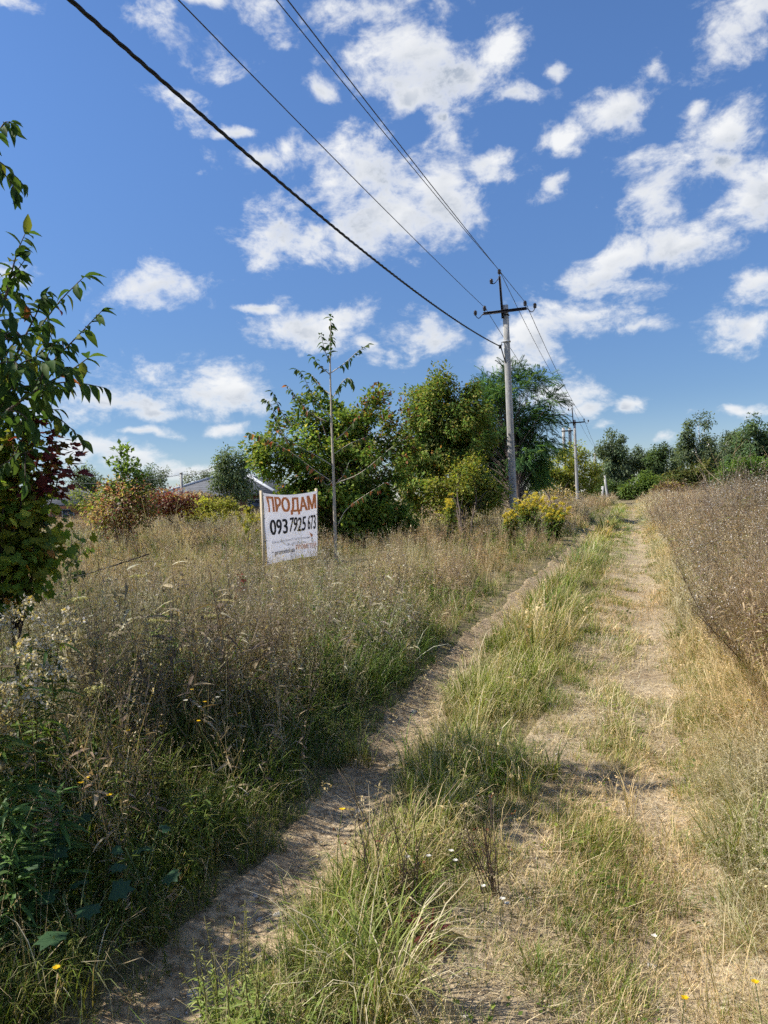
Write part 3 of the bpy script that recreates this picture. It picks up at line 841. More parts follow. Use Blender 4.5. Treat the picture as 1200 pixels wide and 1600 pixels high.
def blades(mb, g, n, rad, h, w, lean, curl, pal, tip=None, seg=3, seed_frac=0.0, seed_col=STRAW, base_col=None, flat=0.0):
    for _ in range(n):
        a = g.uniform(0, 6.283); r = rad * math.sqrt(g.random()); x0, y0 = r * math.cos(a), r * math.sin(a)
        da = a + g.normal() * 0.9; hh = h * g.uniform(0.5, 1.1); le = lean * g.uniform(0.2, 1.4); cu_ = curl * g.uniform(0.3, 1.5)
        ww = w * g.uniform(0.6, 1.25); c = np.array(pick(pal, 1, g)[0]); tc_ = np.array(tip) if tip is not None and g.random() < 0.6 else c
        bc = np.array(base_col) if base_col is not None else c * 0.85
        P = []; ang = le; p = np.array([0.0, 0.0])
        for i in range(seg + 1):
            P.append(p.copy()); st = hh / seg; p = p + st * np.array([math.sin(ang), math.cos(ang)]); ang += cu_ / seg * (0.5 + i)
        dx, dy = math.cos(da), math.sin(da); sx, sy = -dy, dx
        V = []; C = []
        for i, q in enumerate(P):
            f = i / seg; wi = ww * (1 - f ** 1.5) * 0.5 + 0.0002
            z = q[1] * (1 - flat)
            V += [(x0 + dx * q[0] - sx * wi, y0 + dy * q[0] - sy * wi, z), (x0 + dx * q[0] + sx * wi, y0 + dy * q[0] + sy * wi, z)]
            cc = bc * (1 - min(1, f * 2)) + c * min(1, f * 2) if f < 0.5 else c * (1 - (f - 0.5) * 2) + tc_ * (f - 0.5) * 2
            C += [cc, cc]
        mb.add(V, [(2 * i, 2 * i + 1, 2 * i + 3, 2 * i + 2) for i in range(seg)], np.array(C))
        if g.random() < seed_frac:                    # a seed head on the stalk
            e = np.array([x0 + dx * P[-1][0], y0 + dy * P[-1][0], P[-1][1]]); m_ = np.array([x0 + dx * P[-2][0], y0 + dy * P[-2][0], P[-2][1]])
            k = 9; f = g.uniform(0.55, 1.05, k)[:, None]; sc_ = np.array(seed_col) * g.uniform(0.75, 1.2)
            spray(mb, LEAF_SIMPLE, m_ + (e - m_) * f + g.normal(0, 0.003, (k, 3)), (e - m_) / np.linalg.norm(e - m_) + g.normal(0, 0.4, (k, 3)), g.normal(size=(k, 3)), max(ww * 3.2, 0.010) * g.uniform(0.7, 1.4, k), np.tile(sc_, (k, 1)))


def ribbon(mb, P, w, col, g):
    P = np.asarray(P); n = len(P); T_ = nrm(np.gradient(P, axis=0)); a = g.uniform(0, 6.28)
    S_ = nrm(np.cross(T_, np.array([math.cos(a), math.sin(a), 0.2])))
    ww = w * np.linspace(1, 0.45, n)[:, None] / 2
    V = np.stack([P - S_ * ww, P + S_ * ww], 1).reshape(-1, 3)
    mb.add(V, [(2 * i, 2 * i + 1, 2 * i + 3, 2 * i + 2) for i in range(n - 1)], col)


def weed(mb, g, h, w, nb, pal, headcol, nhead, hs_, leafcol=None, nleaf=0, spread=0.35, lean=0.15):
    """a dead branching weed stalk with small fluffy heads"""
    a = g.uniform(0, 6.28); le = g.uniform(0, lean); x0, y0 = g.normal(0, 0.04), g.normal(0, 0.04)
    top = np.array([x0 + math.cos(a) * le * h, y0 + math.sin(a) * le * h, h]); b0 = np.array([x0, y0, -0.03])
    q = np.linspace(0, 1, 5)[:, None]; P = b0 + (top - b0) * q; P[:, :2] += g.normal(0, 0.012 * h, (5, 2)) * q
    c = pick(pal, 1, g)[0]; ribbon(mb, P, w, c, g); ribbon(mb, P, w, c, g)
    tips = [top]
    for k in range(nb):
        f = 0.25 + 0.72 * (k + g.random()) / nb; s = b0 + (top - b0) * f; l = h * spread * (1.15 - f * 0.75) * g.uniform(0.6, 1.2)
        aa = g.uniform(0, 6.28); out = np.array([math.cos(aa), math.sin(aa), 0]) * 0.55; e = s + (out + np.array([0, 0, 0.85])) * l
        m_ = (s + e) / 2 + out * l * 0.12
        ribbon(mb, [s, m_, e], w * 0.55, c, g); tips.append(e)
        for j in range(2):
            f2 = g.uniform(0.4, 0.9); s2 = s + (e - s) * f2; e2 = s2 + (g.normal(size=3) * 0.3 + np.array([0, 0, 0.7]) + out * 0.5) * l * 0.4
            ribbon(mb, [s2, e2], w * 0.4, c, g); tips.append(e2)
    tips = np.array(tips)
    n = nhead * len(tips)
    if n:
        pos = np.repeat(tips, nhead, 0) + g.normal(0, hs_ * 1.6, (n, 3))
        spray(mb, LEAF_SMALL, pos, g.normal(size=(n, 3)), g.normal(size=(n, 3)), hs_ * g.uniform(0.6, 1.5, n), pick(headcol, n, g))
    if nleaf:
        f = g.uniform(0.05, 0.85, nleaf); pos = b0 + (top - b0) * f[:, None]; aa = g.uniform(0, 6.28, nleaf)
        D_ = np.stack([np.cos(aa), np.sin(aa), g.uniform(-0.5, 0.6, nleaf)], 1)
        spray(mb, LEAF_LANCE, pos, D_, np.tile([0, 0, 1.0], (nleaf, 1)) + g.normal(0, 0.3, (nleaf, 3)), g.uniform(0.5, 1.1, nleaf) * 0.085 * max(1, w / 0.004) ** 0.5, pick(leafcol, nleaf, g))


GP = [(0.11, 0.18, 0.03, 3), (*LGREEN, 3), (*OLIVE, 1), (*STRAW, 0.5)]
GP2 = [(*LGREEN, 3), (0.11, 0.185, 0.03, 2), (0.24, 0.29, 0.05, 2), (*STRAW, 0.7)]
GPD = [(0.11, 0.185, 0.03, 4), (*GREEN, 2), (*LGREEN, 2.5), (*TAN, 0.6), (*PALE, 0.45)]
SP = [(*STRAW, 3), (*PALE, 1.5), (*TAN, 1.2), (*OLIVE, 1.0)]
MP = [(*STRAW, 2), (*TAN, 1.5), (*OLIVE, 1.6), (*GREEN, 1.5), (*PALE, 0.7)]
BP = [(*BROWN, 3), (*TAN, 2.4), (*PURP, 1.2), (*DBROWN, 0.8)]
HEADS = [(0.50, 0.43, 0.36, 2), (*TAN, 2), (*BROWN, 2), (*PURP, 1.5)]
HEADW = [(0.76, 0.73, 0.68, 2.2), (*TAN, 2), (*PURP, 3), (*BROWN, 2.5)]


def make(kind, g, lod):
    wf = (1.0, 1.6, 2.9)[lod]; nf = (1.0, 0.62, 0.42)[lod]; mb = MB(); n_ = lambda k: max(4, int(k * nf)); sg_ = 3 if lod == 0 else 2
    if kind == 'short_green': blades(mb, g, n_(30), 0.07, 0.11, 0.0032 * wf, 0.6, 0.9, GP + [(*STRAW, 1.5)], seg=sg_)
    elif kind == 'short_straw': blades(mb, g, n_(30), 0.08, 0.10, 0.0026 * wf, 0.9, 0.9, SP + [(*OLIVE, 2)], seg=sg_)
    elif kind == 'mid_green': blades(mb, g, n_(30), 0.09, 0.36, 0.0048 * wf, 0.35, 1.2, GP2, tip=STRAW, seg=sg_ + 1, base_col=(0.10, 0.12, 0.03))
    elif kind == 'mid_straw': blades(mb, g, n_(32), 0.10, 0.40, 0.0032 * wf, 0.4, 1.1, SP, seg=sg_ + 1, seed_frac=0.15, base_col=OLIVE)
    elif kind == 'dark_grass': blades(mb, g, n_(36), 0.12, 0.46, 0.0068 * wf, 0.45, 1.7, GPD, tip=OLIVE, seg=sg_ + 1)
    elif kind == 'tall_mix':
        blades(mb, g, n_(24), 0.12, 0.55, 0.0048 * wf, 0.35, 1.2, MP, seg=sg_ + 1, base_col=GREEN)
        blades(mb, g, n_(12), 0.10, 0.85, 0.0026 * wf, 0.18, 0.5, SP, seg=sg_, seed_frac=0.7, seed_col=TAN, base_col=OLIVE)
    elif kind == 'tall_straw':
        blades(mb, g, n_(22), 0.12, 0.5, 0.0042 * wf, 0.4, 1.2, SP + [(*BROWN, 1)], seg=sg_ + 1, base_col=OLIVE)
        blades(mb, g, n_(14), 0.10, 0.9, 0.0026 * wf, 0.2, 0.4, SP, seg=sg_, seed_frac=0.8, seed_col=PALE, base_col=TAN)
    elif kind == 'brown_weed':
        for _ in range(max(1, int(3 * nf))): weed(mb, g, 0.85 * g.uniform(0.75, 1.15), 0.0036 * wf, int(11 * (1, .7, .5)[lod]), BP, HEADS, 2, 0.009 * (1, 1.5, 2.6)[lod], [(*BROWN, 2), (*TAN, 2), (*OLIVE, 1.5)], 14 if lod < 2 else 6)
    elif kind == 'aster_weed':
        for _ in range(max(1, int(3 * nf))): weed(mb, g, 1.15 * g.uniform(0.75, 1.15), 0.0038 * wf, int(15 * (1, .75, .5)[lod]), BP, HEADW, 3, 0.0075 * (1, 1.5, 2.4)[lod], [(*BROWN, 2), (*TAN, 2), (*OLIVE, 1)], 20 if lod < 2 else 8, spread=0.42, lean=0.2)
    elif kind == 'tangle':
        for _ in range(2): weed(mb, g, 0.7 * g.uniform(0.7, 1.2), 0.0052 * wf, 9, BP + [(*TAN, 2)], HEADS, 1, 0.012 * (1, 1.4, 2.2)[lod], [(*TAN, 2), (*PALE, 1), (*BROWN, 2)], 26 if lod < 2 else 10, spread=0.5, lean=0.6)
        blades(mb, g, n_(12), 0.14, 0.5, 0.0062 * wf, 0.9, 2.6, [(*TAN, 2), (*PALE, 1.5), (*BROWN, 2)], seg=sg_ + 2)
    elif kind == 'leafy':
        for _ in range(2): weed(mb, g, 0.6 * g.uniform(0.7, 1.1), 0.004 * wf, 3, [(*GREEN, 1), (*OLIVE, 1)], GP, 1, 0.012, [(*GREEN, 3), (*LGREEN, 2), (*OLIVE, 1)], 46 if lod < 2 else 20, spread=0.25)
    elif kind == 'ground_leaf':
        n = 26; a = g.uniform(0, 6.28, n); rr = 0.12 * np.sqrt(g.random(n)); pos = np.stack([rr * np.cos(a), rr * np.sin(a), g.uniform(0.0, 0.07, n)], 1)
        spray(mb, LEAF_SMALL, pos, np.stack([np.cos(a), np.sin(a), g.uniform(0.1, 0.9, n)], 1), np.tile([0, 0, 1.0], (n, 1)) + g.normal(0, 0.4, (n, 3)), g.uniform(0.012, 0.032, n) * (1, 1.3, 2)[lod], pick([(*GREEN, 3), (*LGREEN, 3), (*DGREEN, 1)], n, g))
    elif kind == 'litter': blades(mb, g, n_(26), 0.16, 0.2, 0.0028 * wf, 1.45, 0.15, [(*STRAW, 2), (*PALE, 3), (*TAN, 1)], seg=2, flat=0.6)
    me = mb.mesh(kind); me.materials.append(M_GRASS)
    return me


KINDS = ['short_green', 'short_straw', 'mid_green', 'mid_straw', 'dark_grass', 'tall_mix', 'tall_straw', 'brown_weed', 'aster_weed', 'leafy', 'ground_leaf', 'litter', 'tangle']
NVAR = 4
PIDX = {}
cnt = 0
for k in KINDS:
    for lod in range(3):
        for v in range(NVAR):
            me = make(k, np.random.default_rng(1000 + cnt), lod)
            o = bpy.data.objects.new('p%04d' % cnt, me); PROTO.objects.link(o)
            PIDX[(k, lod, v)] = cnt; cnt += 1


def scatter(name, label, pts, rot, scl, pid, tint):
    n = len(pts); me = bpy.data.meshes.new(name); me.vertices.add(n); me.vertices.foreach_set('co', np.asarray(pts, np.float32).ravel())
    for nm, ty, key, arr in (('rot', 'FLOAT_VECTOR', 'vector', rot), ('scl', 'FLOAT_VECTOR', 'vector', scl), ('pid', 'INT', 'value', pid), ('tint', 'FLOAT_COLOR', 'color', tint)):
        a = me.attributes.new(nm, ty, 'POINT'); a.data.foreach_set(key, np.ascontiguousarray(arr, np.int32 if ty == 'INT' else np.float32).ravel())
    o = bpy.data.objects.new(name, me); COL.objects.link(o); me.materials.append(M_GRASS)
    ng = bpy.data.node_groups.new(name + '_spread', 'GeometryNodeTree')
    ng.interface.new_socket('Geometry', in_out='INPUT', socket_type='NodeSocketGeometry'); ng.interface.new_socket('Geometry', in_out='OUTPUT', socket_type='NodeSocketGeometry')
    gi = ng.nodes.new('NodeGroupInput'); go = ng.nodes.new('NodeGroupOutput')
    ci = ng.nodes.new('GeometryNodeCollectionInfo'); ci.inputs['Collection'].default_value = PROTO; ci.inputs['Separate Children'].default_value = True; ci.inputs['Reset Children'].default_value = True
    ip = ng.nodes.new('GeometryNodeInstanceOnPoints'); ip.inputs['Pick Instance'].default_value = True

    def na(nm, ty):
        q = ng.nodes.new('GeometryNodeInputNamedAttribute'); q.data_type = ty; q.inputs['Name'].default_value = nm; return q.outputs['Attribute']
    er = ng.nodes.new('FunctionNodeEulerToRotation')
    lk = ng.links.new
    lk(gi.outputs[0], ip.inputs['Points']); lk(ci.outputs[0], ip.inputs['Instance']); lk(na('pid', 'INT'), ip.inputs['Instance Index'])
    lk(na('rot', 'FLOAT_VECTOR'), er.inputs[0]); lk(er.outputs[0], ip.inputs['Rotation']); lk(na('scl', 'FLOAT_VECTOR'), ip.inputs['Scale']); lk(ip.outputs[0], go.inputs[0])
    md = o.modifiers.new('spread', 'NODES'); md.node_group = ng
    return tag(o, label, kind='stuff')


def wedge(rho, y0, y1, half=0.74, pad=0.6, g=rng):
    """random ground points in the part of the place the camera can see, rho(Y) per square metre"""
    Y = np.geomspace(y0, y1, 400); wd = 2 * (half * Y + pad); f = rho(Y) * wd
    c = np.concatenate([[0], np.cumsum((f[1:] + f[:-1]) / 2 * np.diff(Y))]); n = int(c[-1])
    yy = np.interp(g.random(n) * c[-1], c, Y); xx = g.uniform(-1, 1, n) * (half * yy + pad)
    return xx, yy


def cover(name, label, X, Y, choice, hscale, tintv, lean=None, g=rng):
    """choice: array of kind names; hscale: height factor"""
    n = len(X); d = np.hypot(X, Y)
    lod = np.where(d + g.normal(0, 1.0, n) < 7.5, 0, np.where(d + g.normal(0, 2.5, n) < 22, 1, 2))
    base = np.array([PIDX[(k, 0, 0)] for k in KINDS]); ki = np.array([KINDS.index(c) for c in choice])
    pid = base[ki] + lod * NVAR + g.integers(0, NVAR, n)
    rot = np.zeros((n, 3)); rot[:, 2] = g.uniform(0, 6.28, n)
    s = hscale * g.uniform(0.72, 1.3, n); wide = np.where(lod == 2, 1.5, np.where(lod == 1, 1.1, 1.0)) * (1 + np.clip(d - 30, 0, 90) / 60)
    scl = np.stack([s * wide, s * wide, s], 1)
    if lean is not None:
        rot[:, 0] += lean[0]; rot[:, 1] += lean[1]; rot[:, 2] = g.uniform(-0.0, 0.0, n) + g.normal(0, 0.5, n)
    else:
        rot[:, :2] = g.normal(0, 0.09, (n, 2))
    pts = np.stack([X, Y, tz(X, Y) - 0.01], 1)
    ti = np.ones((n, 4)); ti[:, :3] = tintv
    return scatter(name, label, pts, rot, scl, pid, ti)


def sel(g, n, table):
    k = np.array(list(table.keys())); w = np.array([np.broadcast_to(v, (n,)) for v in table.values()], float).T
    w /= w.sum(1, keepdims=True); c = np.cumsum(w, 1); r = g.random(n)[:, None]
    return k[(r > c).sum(1).clip(0, len(k) - 1)]


def tintof(X, Y, seed, amt=0.3):
    b = 1 + amt * 2 * (fb(X, Y, 1.6, seed) - 0.5); w = (fb(X, Y, 3.1, seed + 3) - 0.5) * 0.5
    return np.stack([b * (1 + w), b, b * (1 - w * 0.7)], 1)


# --- meadow left of the path
g = np.random.default_rng(51)
X, Y = wedge(lambda y: 165 * np.minimum(1, (4.6 / y)) ** 1.42, 1.2, 120, g=g)
l = xL(Y) - X
edge = 0.2 + 0.14 * (fb(X, Y, 0.5, 31) - 0.5)
k = (l > edge) & (g.random(len(X)) < np.where(l < 1.2, 1.0, 0.95))
X, Y, l = X[k], Y[k], l[k]; n = len(X)
dry = fb(X, Y, 2.4, 33); far = sst(Y, 7, 15); br = fb(X, Y, 3.3, 37)
ed = 1 - sst(l, 0.15, 0.8)
kind = sel(g, n, {'dark_grass': 2.2 * (1 - far) + 0.9 * ed + 0.4, 'mid_green': 0.6 * (1 - far) + 0.5 * ed + 1.3 * (dry < 0.42), 'tall_mix': 0.9 * (1 - ed) * (0.15 + 0.85 * far) * (0.5 + (dry > 0.45)),
                  'tall_straw': (1 - ed) * (0.08 + 1.1 * far * (dry > 0.46) + 0.3 * (dry > 0.55)), 'brown_weed': (1 - ed) * (0.18 + 1.1 * far * (br > 0.46) + 0.5 * (br > 0.5) * sst(Y, 3.5, 6)),
                  'leafy': 0.6 * (1 - far) * (1 - 0.6 * ed) + 0.12 + 0.5 * far * (dry < 0.40), 'ground_leaf': 0.35 * ed, 'tangle': (1 - ed) * (0.12 + 0.2 * sst(Y, 3.5, 5.5) + 0.6 * (br > 0.54) * sst(Y, 3.5, 5.5) * (1 - 0.6 * far))})
hs_ = np.where(ed > 0.6, 0.42 + 0.3 * sst(l, 0.2, 0.4), 0.98 - 0.26 * sst(Y, 6, 10) + 0.3 * sst(Y, 20, 40)) * (0.45 + 1.05 * fb(X, Y, 0.9, 35))
hs_ = np.where((kind == 'dark_grass') & (ed < 0.5), hs_ * 1.15, hs_)
hs_ = hs_ * (1 - 0.42 * sst(Y, 12.2, 13.5) * sst(-Y, -18.5, -17) * sst(X, -5.2, -3.6) * sst(-X, -0.5, 0.6))
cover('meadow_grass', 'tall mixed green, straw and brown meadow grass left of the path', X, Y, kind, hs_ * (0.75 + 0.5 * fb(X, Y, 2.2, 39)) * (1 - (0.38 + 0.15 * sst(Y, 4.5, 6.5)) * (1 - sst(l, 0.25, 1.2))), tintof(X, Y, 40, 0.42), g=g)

# --- grassy ridge between path and trail
X, Y = wedge(lambda y: 260 * np.minimum(1, (4.0 / y)) ** 1.2, 1.2, 70, g=g)
l = X - xL(Y); m_ = np.where(Y < 9.5, xM(Y) - 0.1, xR(Y) - 0.65)
wgap = m_ - X
k = (l > 0.13 + 0.14 * (fb(X, Y, 0.4, 61) - 0.5)) & (wgap > -0.08 + 0.25 * (fb(X, Y, 0.5, 63) - 0.5))
X, Y, l, wgap = X[k], Y[k], l[k], wgap[k]; n = len(X)
lush = sst(fb(X, Y, 1.0, 65), 0.28, 0.52); c_ = np.minimum(l, wgap)
kind = sel(g, n, {'short_green': 0.9 * (1 - lush) + 0.3, 'mid_green': 1.1 * lush * sst(c_, 0.05, 0.35) + 0.25, 'ground_leaf': 0.55 * sst(-Y, -6, -3) + 0.1, 'short_straw': 0.35 + 0.5 * (1 - lush), 'mid_straw': 0.28 * sst(c_, 0.1, 0.4), 'dark_grass': 0.08})
hs_ = (0.75 + 0.55 * lush) * (0.4 + 0.65 * sst(c_, 0, 0.5)) * (0.72 + 0.28 * sst(Y, 3, 5)) * np.where(kind == 'mid_green', 0.85, 1.0)
cover('ridge_grass', 'green grass growing on the ridge between the path and the worn trail', X, Y, kind, hs_, tintof(X, Y, 70) * 1.08, g=g)

# --- short dry turf of the track
X, Y = wedge(lambda y: 850 * np.minimum(1, (3.6 / y)) ** 1.4, 1.2, 70, g=g)
m_ = np.where(Y < 9.5, xM(Y) - 0.25, xR(Y) - 0.8); r = X - xR(Y)
k = (X > m_) & (r < 0.5)
X, Y, r, m_ = X[k], Y[k], r[k], m_[k]
bare = np.maximum(np.exp(-((r + 0.12 * (fb(X, Y, 0.8, 83) - 0.5)) / 0.24) ** 2), np.where(Y < 9.5, np.exp(-((X - xM(Y) + 0.2 * (fb(X, Y, 0.7, 85) - 0.5)) / 0.24) ** 2), 0))
bare = np.maximum(bare, np.exp(-(((X - 0.25) / 0.32) ** 2 + ((Y - 2.45) / 0.3) ** 2)))
patch = fb(X, Y, 0.45, 81)
keep = g.random(len(X)) < np.clip(1.05 - 1.05 * bare * (0.2 + 0.95 * (1 - patch)) - 0.7 * sst(-patch, -0.40, -0.32), 0.1, 1)
X, Y, r, bare, patch = X[keep], Y[keep], r[keep], bare[keep], patch[keep]; n = len(X)
kind = sel(g, n, {'short_green': 2.6 * sst(patch, 0.36, 0.56) * (1 - 0.8 * bare), 'short_straw': 1.0, 'litter': 0.2 + 0.6 * bare, 'ground_leaf': 0.10 * (1 - bare), 'mid_straw': 0.02})
cover('track_turf', 'short trampled olive and straw turf on the track', X, Y, kind, 0.62 + 0.5 * patch, tintof(X, Y, 90) * 1.1, g=g)

# --- right verge: straw grass that leans out over the track
X, Y = wedge(lambda y: 200 * np.minimum(1, (4.0 / y)) ** 1.25, 1.2, 80, g=g)
r = X - xR(Y); k = (r > 0.2 + 0.2 * (fb(X, Y, 0.6, 101) - 0.5)) & (r < 2.2)
k &= g.random(len(X)) < np.where(r > 1.6, 0.6, 1.0)
X, Y, r = X[k], Y[k], r[k]; n = len(X); gr = sst(fb(X, Y, 0.9, 103), 0.45, 0.65)
kind = sel(g, n, {'mid_straw': 1.5, 'mid_green': 0.75 * gr + 0.1, 'tall_straw': 0.08 * sst(r, 0.5, 1.2), 'short_straw': 0.9 * (1 - sst(r, 0.2, 0.6)), 'tall_mix': 0.15 * sst(r, 0.6, 1.0)})
hs_ = 0.5 + 0.5 * sst(r, 0.2, 0.8)
le = (g.normal(0, 0.12, n), -0.22 + g.normal(0, 0.14, n))
cover('verge_grass', 'straw-yellow grass of the right verge leaning over the wheel track', X, Y, kind, hs_, tintof(X, Y, 110) * 1.05, lean=le, g=g)

# --- dense dead weeds on the right
X, Y = wedge(lambda y: 62 * np.minimum(1, (7.0 / y)) ** 1.4, 3.0, 90, g=g)
r = X - xR(Y); k = (r > 0.7 + 0.5 * (fb(X, Y, 1.2, 121) - 0.5) + np.clip((6 - Y) * 0.25, 0, 1)) & (r < 30)
X, Y, r = X[k], Y[k], r[k]; n = len(X)
kind = sel(g, n, {'aster_weed': 1.0 * (Y < 34) + 0.2, 'brown_weed': 0.35, 'tall_straw': 0.02 + 0.9 * (Y > 34)})
hs_ = (0.82 + 0.25 * sst(r, 0.9, 2.5)) * (0.45 + 0.95 * fb(X, Y, 0.7, 123)) * np.where(g.random(n) < 0.06, 1.25, 1.0) * (1 - 0.15 * sst(Y, 12, 40))
le = (g.normal(0, 0.1, n), -0.28 * (1 - sst(r, 0.8, 1.8)) + g.normal(0, 0.1, n))
cover('dry_weeds', 'dense brown dead weeds with tiny pale fluffy heads on the right', X, Y, kind, hs_, tintof(X, Y, 130, 0.2), lean=le, g=g)

# --- straw litter on the bare paths
X, Y = wedge(lambda y: 130 * np.minimum(1, (3.5 / y)) ** 1.5, 1.2, 30, g=g)
b = np.maximum.reduce([np.exp(-((X - xL(Y)) / 0.2) ** 2) * 0.16, np.exp(-((X - xR(Y)) / 0.3) ** 2), np.exp(-((X - xM(Y)) / 0.3) ** 2) * (Y < 9.5) * 0.9, 0.5 * sst(X - xR(Y), 0, 0.2) * sst(xR(Y) + 1.4 - X, 0, 0.4)])
k = g.random(len(X)) < b; X, Y = X[k], Y[k]
cover('straw_litter', 'loose dry straw lying on the bare paths', X, Y, np.full(len(X), 'litter'), np.full(len(X), 0.8), tintof(X, Y, 140, 0.2) * np.array([0.9, 0.88, 0.85]), g=g)

# ------------------------------------------------------------------ trees and shrubs


def ell(px, py, rx, ry, Y, dep=0.8):
    c = at(px, py, Y); k = Y / FPX
    return (c, np.array([rx * k, max(rx, ry) * k * dep, ry * k]))


def limb(mb, A, B, r0, r1, g, k=5, seg=5, bow=0.12, col=(0.5, 0.5, 0.5)):
    A = np.asarray(A, float); B = np.asarray(B, float); q = np.linspace(0, 1, seg)[:, None]; P = A + (B - A) * q
    ln_ = np.linalg.norm(B - A); off = g.normal(0, bow * ln_, 3) * 0.5; off[2] += bow * ln_ * 0.6
    P = P + off * np.sin(np.pi * q) + g.normal(0, 0.012 * ln_, (seg, 3)) * np.sin(np.pi * q)
    mb.tube(P, np.linspace(r0, r1, seg), k, col)
    return P


def tree(name, label, base, Y, ells, ncl, tpl, nleaf, size, pal, trunk_r=0.08, bark=None, cl_r=0.35, stems=1, droop=0.3, seed=1, group=None,
         cat='tree', trunk_top=None, vary=0.22, outward=0.55, squash=0.8, mat=None, part='crown', side_pal=None, thin=1.0):
    """a trunk or several stems with limbs to every leaf clump, and a crown of separate leaves"""
    g = np.random.default_rng(seed); bark = bark or M_BARK
    b = np.array([base[0], base[1], float(tz(base[0], base[1]))])
    root = empty(name, b, label, cat, group)
    E_ = [ell(*e, Y=Y) if len(e) == 4 else ell(*e[:4], Y=Y, dep=e[4]) for e in ells]
    vol = np.array([np.prod(r) ** 0.8 for _, r in E_]); vol /= vol.sum()
    cl = []; tries = 0
    while len(cl) < ncl and tries < ncl * 30:
        tries += 1
        c, r = E_[g.choice(len(E_), p=vol)]; d_ = nrm(g.normal(size=3)); p = c + d_ * r * (g.random() ** 0.42) * 0.96
        if p[2] < b[2] + 0.15: continue
        if cl and np.min(np.linalg.norm(np.array(cl) - p, axis=1)) < cl_r * 0.55: continue
        cl.append(p)
    cl = np.array(cl); ctr = cl.mean(0)
    mb = MB(); top = cl[:, 2].max() if trunk_top is None else trunk_top
    axes = []
    for s in range(stems):
        a = g.uniform(0, 6.28); tip = np.array([ctr[0] + (0.35 * (cl[:, 0].std()) * math.cos(a) * (stems > 1) * 2), ctr[1] + cl[:, 1].std() * math.sin(a) * (stems > 1), b[2] + (top - b[2]) * g.uniform(0.75, 0.95)])
        o0 = b + np.array([math.cos(a), math.sin(a), 0]) * 0.15 * (stems > 1) - np.array([0, 0, 0.15])
        P = limb(mb, o0, tip, trunk_r, trunk_r * 0.2, g, 7, 8, 0.04); axes.append(P)
    for p in cl:
        ax_ = axes[np.argmin([np.min(np.linalg.norm(A_ - p, axis=1)) for A_ in axes])]
        f = np.clip((p[2] - b[2]) / (top - b[2]) * 0.85 - 0.08, 0.08, 0.93); i = f * (len(ax_) - 1); i0 = int(i)
        s0 = ax_[i0] + (ax_[min(i0 + 1, len(ax_) - 1)] - ax_[i0]) * (i - i0)
        limb(mb, s0, p, trunk_r * 0.32 * (1.1 - f), trunk_r * 0.05 + 0.003, g, 4, 5, 0.1)
    mb.build('trunk', bark, root)
    n = nleaf
    ci = g.integers(0, len(cl), n); rad = cl_r * g.uniform(0.7, 1.35, len(cl))
    off = g.normal(size=(n, 3)) * np.array([1, 1, squash]); off = off / (np.linalg.norm(off, axis=1, keepdims=True)) * (g.random((n, 1)) ** 0.5)
    pos = cl[ci] + off * rad[ci][:, None]; k = pos[:, 2] > b[2] + 0.06
    pos, ci, off = pos[k], ci[k], off[k]; n = len(pos)
    outv = nrm(pos - ctr); D_ = off * 0.6 + outv * outward + g.normal(0, 0.45, (n, 3)); D_[:, 2] -= droop
    Nn = np.tile([0, 0, 1.0], (n, 1)) + g.normal(0, 0.45, (n, 3)) + outv * 0.35
    cb = 1 + vary * g.normal(size=len(cl)); cols = 1.7 * pick(pal, n, g) * cb[ci][:, None].clip(0.55, 1.6)
    if side_pal is not None:                       # a differently coloured sector of leaves, e.g. turning red at the top
        fn, sp_ = side_pal; w = g.random(n) < fn(pos, b, ctr); cols[w] = pick(sp_, int(w.sum()), g)
    mb = MB(); spray(mb, tpl, pos, D_, Nn, size * g.uniform(0.65, 1.3, n), cols)
    cr_ = mb.build(part, mat or M_LEAF, root); cr_['kind'] = 'stuff'
    return root


RED = (0.30, 0.055, 0.035); ORANGE = (0.46, 0.13, 0.035); WINE = (0.13, 0.03, 0.035); BLUEG = (0.045, 0.085, 0.05); YG = (0.20, 0.22, 0.035)
TP = lambda *a: list(a)

# round dogwood-like shrub behind the sapling
tree('round_shrub', 'large round dark green shrub with rusty leaves behind the banner', gnd(560, 868)[:2], 22.5,
     [(560, 735, 92, 118), (470, 725, 70, 86), (598, 668, 52, 66), (530, 800, 108, 66), (428, 715, 40, 52), (600, 790, 55, 65), (500, 660, 50, 50)], 240, LEAF_SMALL, 38000, 0.13,
     [(*GREEN, 4), (*DGREEN, 2), (0.11, 0.15, 0.03, 4), (*OLIVE, 1), (0.3, 0.13, 0.05, 0.15)], 0.06, M_BARKD, 0.34, stems=6, seed=2, cat='shrub',
     side_pal=(lambda p, b, c: 0.2 * sst(p[:, 0] - c[0], 0.3, 1.6) * sst(p[:, 2], 2.0, 3.6), [(0.34, 0.14, 0.06, 1), (0.2, 0.12, 0.05, 3)]))
